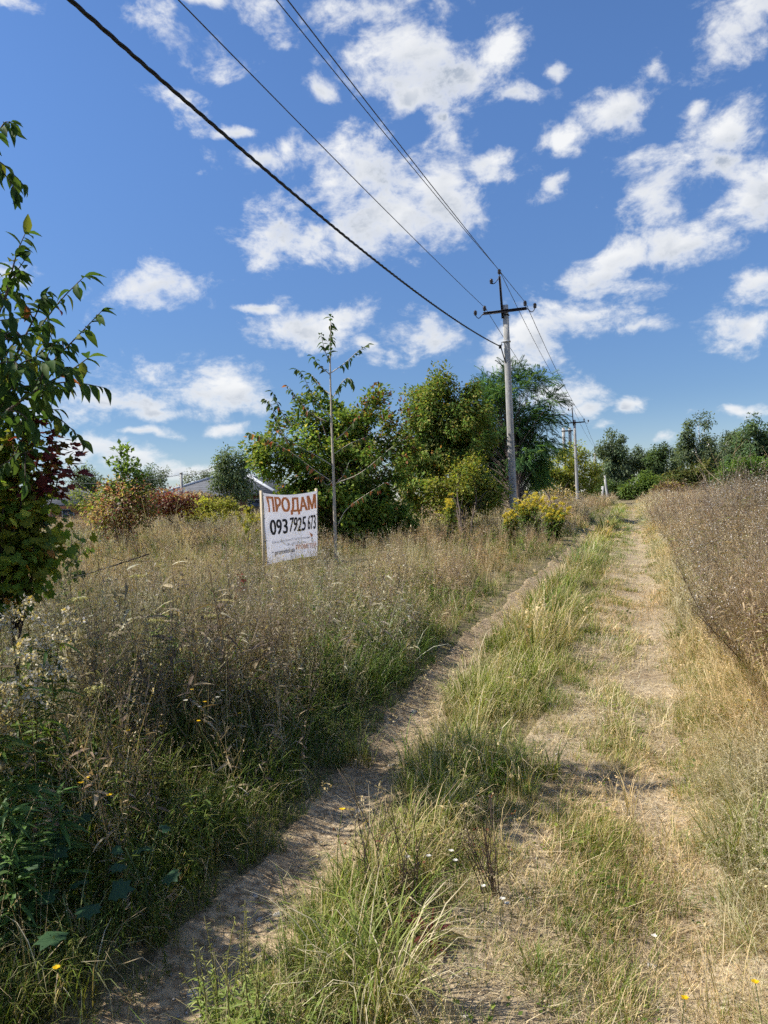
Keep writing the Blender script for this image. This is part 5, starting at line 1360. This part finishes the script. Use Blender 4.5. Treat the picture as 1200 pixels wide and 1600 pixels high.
# goldenrods: stems with lance leaves and drooping plumes
def goldenrod(base, tips, lab, plume, seed, plume_n=240, leafn=44, leaf=0.085, group=None, psize=0.014, plume_len=0.3, stem_r=0.004, sub='goldenrod_plant'):
    g = np.random.default_rng(seed); b = np.array(base); root = empty(sub, b, lab, 'plant', group); mb = MB(); lv = MB(); pl = MB()
    for e in tips:
        A_ = b + g.normal(0, 0.08, 3) * [1, 1, 0]; P = stem(mb, A_, e, stem_r, stem_r * 0.45, (0.16, 0.15, 0.05), 0.03, g, 5, 12); T_ = np.linspace(0, 1, 12)
        n = leafn; f = g.uniform(0.12, 0.86, n); pos = np.stack([np.interp(f, T_, P[:, j]) for j in range(3)], 1); aa = g.uniform(0, 6.28, n)
        D_ = np.stack([np.cos(aa), np.sin(aa), g.uniform(-0.25, 0.5, n)], 1)
        spray(lv, LEAF_LANCE, pos, D_, np.tile([0, 0, 1.0], (n, 1)) + g.normal(0, 0.25, (n, 3)), leaf * 1.25 * g.uniform(0.6, 1.25, n), pick([(0.14, 0.21, 0.04, 3), (0.11, 0.18, 0.035, 3), (*YG, 1.5), (0.07, 0.13, 0.035, 1)], n, g))
        hgt = e[2] - b[2]
        for k in range(9):                            # arching side sprays of the plume
            f0 = 1 - plume_len * g.random(); q0 = np.array([np.interp(f0, T_, P[:, j]) for j in range(3)]); a = g.uniform(0, 6.28); l_ = hgt * 0.13 * g.uniform(0.5, 1.2) * (0.5 + (1 - f0) / plume_len * 0.6)
            q = np.linspace(0, 1, 6)[:, None]; S_ = q0 + np.array([math.cos(a), math.sin(a), 0]) * l_ * q + np.array([0, 0, 1.0]) * l_ * (0.7 * q - 0.75 * q * q); mb.tube(S_, 0.0012 * stem_r / 0.004, 3, (0.2, 0.18, 0.07), cap=False)
            n = plume_n // 9; f = g.random(n); pos = np.stack([np.interp(f, q[:, 0], S_[:, j]) for j in range(3)], 1) + g.normal(0, psize * 0.45, (n, 3)) + [0, 0, psize * 0.4]
            spray(pl, LEAF_SMALL, pos, g.normal(size=(n, 3)) + [0, 0, 0.6], g.normal(size=(n, 3)), psize * g.uniform(0.6, 1.3, n), pick(plume, n, g))
    mb.build('stem', M_PLANT, root); o = lv.build('foliage', M_PLANT, root); o['kind'] = 'stuff'; o = pl.build('plume', M_PLANT, root); o['kind'] = 'stuff'
    return root


GREYP = [(0.66, 0.62, 0.56, 3), (0.5, 0.45, 0.36, 2), (0.55, 0.44, 0.14, 1)]
TANP = [(0.40, 0.33, 0.16, 3), (0.33, 0.27, 0.15, 2), (0.5, 0.45, 0.36, 1)]
GOLD = [(0.76, 0.62, 0.07, 4), (0.66, 0.58, 0.11, 2), (0.40, 0.42, 0.08, 1.5)]
for i, (tips, bb, pl, lab, gy) in enumerate([([(40, 935), (62, 960), (15, 950), (95, 945)], (40, 1200), GREYP, 'tall goldenrod gone to grey-white seed at the left edge, topmost plumes', 3.5),
                                              ([(30, 1010), (5, 1000), (60, 1020)], (10, 1300), GREYP, 'goldenrod with pale seed plumes below the topmost ones at the left edge', 3.1),
                                              ([(10, 1065), (30, 1090), (-20, 1080)], (-10, 1350), TANP, 'goldenrod with tan drying plume lowest at the left edge', 2.8)]):
    T_ = [at(x, y, gy + 0.04 * k) for k, (x, y) in enumerate(tips)]; b = np.array([np.mean([t_[0] for t_ in T_]) - 0.08, gy + 0.1, 0]); b[2] = tz(b[0], b[1])
    goldenrod(b, T_, lab, pl, 350 + i, 330, 60, 0.10, 'goldenrods at the left edge', 0.019)
# green leafy shoot below them
for i, (x, y, gy, lab) in enumerate([(38, 1215, 2.75, 'bright green whorled leafy shoot at the lower left edge'), (90, 1240, 2.9, 'smaller leafy shoot with a white bud beside the whorled one'), (12, 1265, 2.6, 'leafy green shoot cut by the left edge of the picture')]):
    g = np.random.default_rng(360 + i); e = at(x, y, gy); b = np.array([e[0], gy, float(tz(e[0], gy))]); root = empty('leafy_shoot', b, lab, 'plant', 'leafy shoots at the lower left'); mb = MB(); lv = MB()
    P = stem(mb, b, e, 0.004, 0.002, (0.1, 0.14, 0.04), 0.03, g, 5, 9); n = 80; f = g.random(n) ** 0.6; pos = np.stack([np.interp(f, np.linspace(0, 1, 9), P[:, j]) for j in range(3)], 1); aa = g.uniform(0, 6.28, n)
    spray(lv, LEAF_LANCE, pos, np.stack([np.cos(aa), np.sin(aa), g.uniform(-0.1, 0.7, n)], 1), np.tile([0, 0, 1.0], (n, 1)) + g.normal(0, 0.2, (n, 3)), 0.12 * g.uniform(0.6, 1.1, n), pick([(0.08, 0.16, 0.04, 3), (0.11, 0.2, 0.05, 2)], n, g))
    mb.build('stem', M_PLANT, root); o = lv.build('foliage', M_PLANT, root); o['kind'] = 'stuff'
# broad-leaved hogweed in the shade
HL = [leaf_mesh('leaf', LEAF_LOBED, c, M_PLANT) for c in ((0.035, 0.085, 0.038), (0.045, 0.10, 0.042))]
for i, (x, y, z, n, sz, lab) in enumerate([(25, 1340, 0.34, 6, 0.11, 'hogweed with broad lobed blue-green leaves at the left edge'), (225, 1322, 0.30, 5, 0.075, 'small hogweed leaf cluster in the shaded grass near the path'), (130, 1405, 0.24, 5, 0.10, 'low broad hogweed leaves deep in the shaded grass'), (75, 1290, 0.36, 6, 0.085, 'upright clump of rounded green leaves above the hogweed')]):
    g = np.random.default_rng(370 + i); c = gnd(x, y, z); b = np.array([c[0], c[1], float(tz(c[0], c[1]))]); root = empty('hogweed_plant', b, lab, 'plant', 'hogweed plants in the shade')
    for k in range(n):
        a = k * 2.4 + i; r_ = 0.05 + 0.07 * g.random(); p_ = np.array([r_ * math.cos(a), r_ * math.sin(a), z - b[2] + g.uniform(-0.1, 0.05)])
        mb = MB(); stem(mb, (0, 0, 0), p_, 0.004, 0.003, (0.09, 0.14, 0.05), 0.08, g); o = mb.build('leaf_stalk', M_PLANT); o.parent = root
        d_ = nrm(np.array([math.cos(a), math.sin(a) - 0.4, 0.05])); M3 = frames(d_[None], np.array([[0, -0.35, 1.0]]) + g.normal(0, 0.15, (1, 3)))[0] * sz * g.uniform(0.75, 1.2)
        o = bpy.data.objects.new('leaf', HL[k % 2]); COL.objects.link(o); o.parent = root; o.matrix_basis = Matrix([[*M3[0], p_[0]], [*M3[1], p_[1]], [*M3[2], p_[2]], [0, 0, 0, 1]])
# yellow goldenrod clumps by the pole
for i, (tips, Y_, lab, n) in enumerate([([(830, 772), (822, 768), (838, 776), (815, 785), (826, 780), (845, 782)], 23.5, 'tallest yellow goldenrod clump at the foot of the near pole', 6), ([(866, 778), (855, 784), (876, 786), (846, 792), (862, 790)], 22.0, 'wide bright yellow goldenrod clump right of the tallest one', 8),
                                        ([(796, 800), (803, 806), (788, 806)], 21.5, 'small yellow goldenrod clump left of the pole foot', 3), ([(703, 777), (698, 783)], 24.0, 'single pale yellow goldenrod left of the olive bush', 3)]):
    T_ = [at(x, y, Y_ + 0.25 * math.sin(k * 2.1)) for k, (x, y) in enumerate(tips)]; b = np.array([np.mean([t_[0] for t_ in T_]), Y_, 0]); b[2] = tz(b[0], b[1])
    T2_ = T_ + [t_ + np.random.default_rng(380 + i + 7 * k).normal(0, 0.2, 3) - [0, 0, 0.12 + 0.1 * k] for k in range(2) for t_ in T_]
    goldenrod(b, T2_, lab, GOLD, 380 + i, 520, 60, 0.16, 'yellow goldenrods along the track', 0.028, 0.34, 0.008, 'goldenrod_clump')
for i, (x, y, Y_, lab) in enumerate([(150, 790, 30, 'yellow goldenrod patch at the far meadow edge, behind the brown-red shrub'), (345, 797, 38, 'yellow goldenrod patch in front of the weeping birch'), (300, 800, 36, 'yellow goldenrod patch right of the red sumac bush'), (390, 802, 30, 'yellowish goldenrod beside the left post of the banner')]):
    g = np.random.default_rng(390 + i); T_ = [at(x + g.uniform(-22, 22), y + g.uniform(-3, 6), Y_ + g.normal(0, 0.4)) for k in range(9)]; b = np.array([np.mean([t_[0] for t_ in T_]), Y_, 0]); b[2] = tz(b[0], b[1])
    for t_ in T_: t_[2] = min(t_[2], 1.75)
    mb_ = goldenrod(b, T_, lab, [(0.46, 0.42, 0.07, 3), (0.36, 0.36, 0.08, 2)], 390 + i, 160, 26, 0.2, 'goldenrods across the meadow', 0.07, 0.4, 0.012, 'goldenrod_clump')

# umbels of wild carrot in the left grass
for i, (x, y, z, lab) in enumerate([(240, 980, 0.85, 'yellowish flat umbel in the left grass, the one nearest the shrub shade'), (150, 1015, 0.8, 'wide greenish umbel left of the nearest one'), (125, 945, 1.0, 'high pale umbel beside the seeding goldenrod'), (215, 908, 1.05, 'pair of cream umbels highest in the left grass'), (330, 972, 0.8, 'small cream umbel right of the others in the grass'), (150, 1090, 0.7, 'low green umbel in the shaded grass')]):
    g = np.random.default_rng(400 + i); c = gnd(x, y, z); b = np.array([c[0] + 0.05, c[1] + 0.05, float(tz(c[0], c[1]))]); root = empty('umbel_plant', b, lab, 'plant', 'wild carrot umbels'); mb = MB(); fl = MB()
    stem(mb, b, c, 0.0035, 0.002, (0.2, 0.2, 0.08), 0.04, g); R_ = 0.07
    for k in range(16):
        a = k * 2.4; r_ = R_ * math.sqrt((k + 0.5) / 16); e = c + np.array([r_ * math.cos(a), r_ * math.sin(a), 0.05 - 2.5 * r_ * r_]); mb.tube([c, (c + e) / 2 + [0, 0, 0.006], e], 0.0009, 3, (0.25, 0.25, 0.1), cap=False)
        n = 12; spray(fl, LEAF_SMALL, e + g.normal(0, 0.009, (n, 3)) * [1, 1, 0.3], g.normal(size=(n, 3)) + [0, 0, 0.3], np.tile([0, 0, 1.0], (n, 1)), g.uniform(0.007, 0.013, n), pick([(0.55, 0.52, 0.24, 2), (0.42, 0.42, 0.13, 2)], n, g))
    mb.build('stem', M_PLANT, root); o = fl.build('flower_head', M_PLANT, root); o['kind'] = 'stuff'

# small flowers
def flower(x, y, z, col, lab, group, r_=0.014, petals=9, seed=0, name='wildflower'):
    g = np.random.default_rng(420 + seed); c = gnd(x, y, z); b = np.array([c[0], c[1] + 0.03, float(tz(c[0], c[1]))]); root = empty(name, b, lab, 'flower', group)
    mb = MB(); stem(mb, b, c, 0.0016, 0.0012, (0.12, 0.15, 0.05), 0.06, g, 4); mb.build('stem', M_PLANT, root)
    mb = MB(); n = petals * 2; a = np.arange(n) * 2.4; spray(mb, LEAF_SMALL, np.repeat(c[None], n, 0), np.stack([np.cos(a), np.sin(a), np.full(n, 0.45)], 1), np.tile([0, 0, 1.0], (n, 1)), np.full(n, r_) * g.uniform(0.7, 1.1, n), pick([(*col, 1)], n, g, 0.1))
    o = mb.build('flower_head', M_PLANT, root); o['kind'] = 'stuff'


YF = (0.75, 0.52, 0.01); WF = (0.72, 0.70, 0.66)
for i, (x, y, z) in enumerate([(126, 1224, 0.55), (136, 1216, 0.5), (171, 1243, 0.5), (200, 1142, 0.6), (252, 1135, 0.6), (310, 1127, 0.55), (320, 1097, 0.6), (374, 1115, 0.55), (300, 1078, 0.6), (238, 1088, 0.6), (88, 1513, 0.3)]):
    flower(x, y, z, YF, 'small yellow wildflower in the shaded grass left of the path', 'yellow wildflowers in the shade', 0.013, seed=i)
flower(535, 1265, 0.5, YF, 'single yellow wildflower on a tall stalk over the ridge', None, seed=20)
for i, (x, y, z, lb) in enumerate([(1170, 1095, 0.6, 'small yellow wildflower in front of the brown weeds at the right edge'), (1180, 1535, 0.3, 'small yellow wildflower in the straw at the bottom right corner'), (1070, 1560, 0.2, 'low yellow wildflower at the bottom of the right wheel track')]):
    flower(x, y, z, YF, lb, 'yellow wildflowers on the right', 0.013, seed=30 + i)
for i, (x, y, z) in enumerate([(328, 972, 0.75), (296, 1010, 0.7), (290, 1095, 0.6), (340, 1090, 0.6), (348, 1080, 0.62), (312, 1105, 0.55)]):
    flower(x, y, z, WF, 'small fluffy white seed head in the left grass', 'white seed heads in the left grass', 0.014, seed=40 + i)
for i, (x, y, z) in enumerate([(785, 1405, 0.1), (792, 1412, 0.08), (670, 1338, 0.22), (637, 1340, 0.22), (755, 1385, 0.12), (705, 1330, 0.2), (1022, 1463, 0.05), (712, 1345, 0.2)]):
    flower(x, y, z, WF, 'small white yarrow flower on the ridge and track', 'white yarrow flowers', 0.013, seed=60 + i)

# red-leaved seedling and two slim saplings
for i, (x0, y0, x1, y1, Y_, pal, n, sz, lab, nm) in enumerate([(378, 960, 372, 905, 9.6, [(0.12, 0.025, 0.03, 3), (0.17, 0.04, 0.035, 2)], 70, 0.075, 'dark wine-red seedling standing alone in the left grass', 'red_seedling'),
                                                              (386, 890, 386, 782, 14.2, [(*YG, 3), (0.3, 0.28, 0.05, 2)], 60, 0.10, 'slim sapling with sparse yellow-green leaves left of the banner', 'slim_sapling'),
                                                              (105, 930, 112, 838, 7.6, [(0.08, 0.13, 0.035, 3), (*GREEN, 2)], 90, 0.085, 'young green leafy sapling in the grass beside the turning bush', 'green_sapling')]):
    g = np.random.default_rng(450 + i); e = at(x1, y1, Y_); c = at(x0, y0, Y_); b = np.array([c[0], Y_, float(tz(c[0], Y_))]); root = empty(nm, b, lab, 'plant'); mb = MB(); lv = MB()
    P = stem(mb, b, e, 0.008, 0.003, BROWN, 0.03, g, 5, 10); lo = 0.55 if i == 0 else 0.3
    for k in range(9):
        q0 = P[g.integers(4, 9)]; q1 = q0 + np.array([g.normal(0, 0.13), g.normal(0, 0.13), g.uniform(0.03, 0.16)]) * (0.8 if i == 0 else 1.3); stem(mb, q0, q1, 0.003, 0.0015, BROWN, 0.05, g, 4, 4)
        m2 = n // 9; f = g.random(m2)[:, None]; spray(lv, LEAF_OVATE, q0 + (q1 - q0) * f + g.normal(0, 0.02, (m2, 3)), g.normal(size=(m2, 3)) + [0, 0, -0.5], np.tile([0, 0, 1.0], (m2, 1)) + g.normal(0, 0.4, (m2, 3)), sz * g.uniform(0.7, 1.2, m2), pick(pal, m2, g))
    mb.build('trunk', M_BARKD, root); o = lv.build('crown', M_LEAF, root); o['kind'] = 'stuff'

# fallen and leaning stalks
STK = [((218, 1000, 0.8, 6.3), (325, 1092, 0.35, 5.6), 0.006, (0.42, 0.37, 0.27), 'long pale dead stalk slanting down through the left grass'), ((110, 905, 0.95, 7.2), (235, 865, 1.15, 7.6), 0.008, DBROWN, 'blackish dead branch lying over the grass beside the left bush'),
       ((1000, 0, 0, 0), (0, 0, 0, 0), 0, None, '')]
for (a_, b_, r_, col, lab) in STK[:2]:
    g = np.random.default_rng(470); A_ = at(a_[0], a_[1], a_[3]); B_ = at(b_[0], b_[1], b_[3]); mb = MB(); P = stem(mb, A_, B_, r_ * 0.6, r_, col, 0.02, g)
    for k in range(7):
        q0 = P[g.integers(1, 6)]; stem(mb, q0, q0 + g.normal(0, 0.13, 3) + [0, 0, 0.06], r_ * 0.4, r_ * 0.2, col, 0.06, g, 4, 4)
    one(mb, 'dead_stalk', B_, lab, 'branch')
LEAN = [((1155, 1100), (1062, 890), 6.6), ((1140, 1060), (1075, 905), 7.2), ((1185, 1110), (1090, 960), 6.0), ((1150, 1020), (1090, 880), 7.6)]
LLAB = ['longest dark stem leaning from the right weeds over the track', 'dark stem leaning left beside the longest one', 'lowest dark stem slanting out of the right weeds', 'uppermost dark stem slanting out of the right weeds']
for i, (a_, e_, Y_) in enumerate(LEAN):
    g = np.random.default_rng(480 + i); A_ = at(*a_, Y_); A_[2] = max(A_[2], tz(A_[0], A_[1]) + 0.02); B_ = at(*e_, Y_ - 0.3); mb = MB(); P = stem(mb, A_, B_, 0.0042, 0.0018, (0.17, 0.12, 0.09), 0.05, g, 5, 9)
    for k in range(16):
        q0 = P[g.integers(3, 9)]; q1 = q0 + (B_ - A_) * g.uniform(0.05, 0.14) + g.normal(0, 0.06, 3); stem(mb, q0, q1, 0.002, 0.001, BROWN, 0.05, g, 3, 3)
        n = 5; spray(mb, LEAF_SMALL, q1 + g.normal(0, 0.015, (n, 3)), g.normal(size=(n, 3)), g.normal(size=(n, 3)), g.uniform(0.01, 0.018, n), pick(HEADW, n, g))
    one(mb, 'leaning_weed', A_, LLAB[i], 'plant', 'dark stems leaning out of the right weeds')
# pale bare bush standing above the weeds at the right
for i, (x, y, Y_, rx, lab) in enumerate([(1165, 745, 16.0, 40, 'tall pale bare-twigged weed rising above the rest at the right edge'), (1125, 765, 15.0, 30, 'greyish twiggy weed left of the tallest one at the right')]):
    g = np.random.default_rng(490 + i); c = at(x, y, Y_); b = np.array([c[0], Y_, float(tz(c[0], Y_))]); mb = MB()
    for k in range(26):
        e = at(x + g.normal(0, rx * 0.6), y + g.uniform(-35, 45), Y_ + g.normal(0, 0.3)); P = stem(mb, b + g.normal(0, 0.1, 3) * [1, 1, 0], e, 0.007, 0.003, (0.30, 0.25, 0.19), 0.06, g, 4, 6)
        for j in range(6):
            q0 = P[g.integers(2, 6)]; stem(mb, q0, q0 + g.normal(0, 0.14, 3) + [0, 0, 0.12], 0.004, 0.002, (0.32, 0.26, 0.19), 0.05, g, 3, 3)
    one(mb, 'twiggy_weed', b, lab, 'plant', 'bare twiggy weeds on the right')

# stones on the dirt path
SL = ['grey stone at the left rim of the dirt path', 'flat pale stone in the middle of the dirt path', 'small rounded stone on the dirt path by the grass tuft', 'pale stone half sunk in the near end of the path', 'brown flat stone at the right rim of the dirt path', 'small light stone on the worn trail near the front', 'tiny white stone on the right wheel track', 'grey pebble high up the dirt path', 'angular stone on the shaded part of the path']
for i, (x, y, s_) in enumerate([(398, 1372, 0.015), (432, 1392, 0.02), (612, 1172, 0.024), (404, 1402, 0.014), (560, 1238, 0.024), (730, 1585, 0.016), (1018, 1465, 0.014), (645, 1098, 0.028), (300, 1510, 0.02)]):
    g = np.random.default_rng(500 + i); b = P3(x, y); b[2] += 0.012; V = []; F = []
    for a in range(5):
        for k in range(8):
            th = math.pi * (a + 0.5) / 5; ph = 2 * math.pi * k / 8; r_ = s_ * (1 + 0.22 * g.normal()); V.append((r_ * math.sin(th) * math.cos(ph) * 1.25, r_ * math.sin(th) * math.sin(ph), r_ * math.cos(th) * 0.6))
    for a in range(4):
        for k in range(8): F.append((a * 8 + k, (a + 1) * 8 + k, (a + 1) * 8 + (k + 1) % 8, a * 8 + (k + 1) % 8))
    F += [tuple(range(8)), tuple(range(39, 31, -1))]
    mb = MB(); mb.add(np.array(V) + b, F); one(mb, 'stone', b, SL[i], 'stone', 'stones on the paths', M_STONE)
# loose gravel
g = np.random.default_rng(520); mb = MB(); n = 1400
yy = 2.0 + 10 * g.random(n) ** 1.6; xx = np.where(g.random(n) < 0.62, xL(yy) + g.normal(0, 0.09, n), np.where(g.random(n) < 0.5, xR(yy) + g.normal(0, 0.12, n), xM(yy) + g.normal(0, 0.1, n)))
OCT = (np.array([(1, 0, 0), (0, 1, 0), (-1, 0, 0), (0, -1, 0), (0, 0, 0.6), (0, 0, -0.6)], float), [(0, 1, 4), (1, 2, 4), (2, 3, 4), (3, 0, 4), (1, 0, 5), (2, 1, 5), (3, 2, 5), (0, 3, 5)])
spray(mb, OCT, np.stack([xx, yy, tz(xx, yy) + 0.014], 1), g.normal(size=(n, 3)) * [1, 1, 0.2], np.tile([0, 0, 1.0], (n, 1)) + g.normal(0, 0.2, (n, 3)), 0.0035 + 0.007 * g.random(n) ** 3, pick([(0.4, 0.36, 0.3, 1)], n, g))
tag(mb.build('gravel', M_STONE), 'fine gravel and crumbs of earth on the bare paths', kind='stuff')
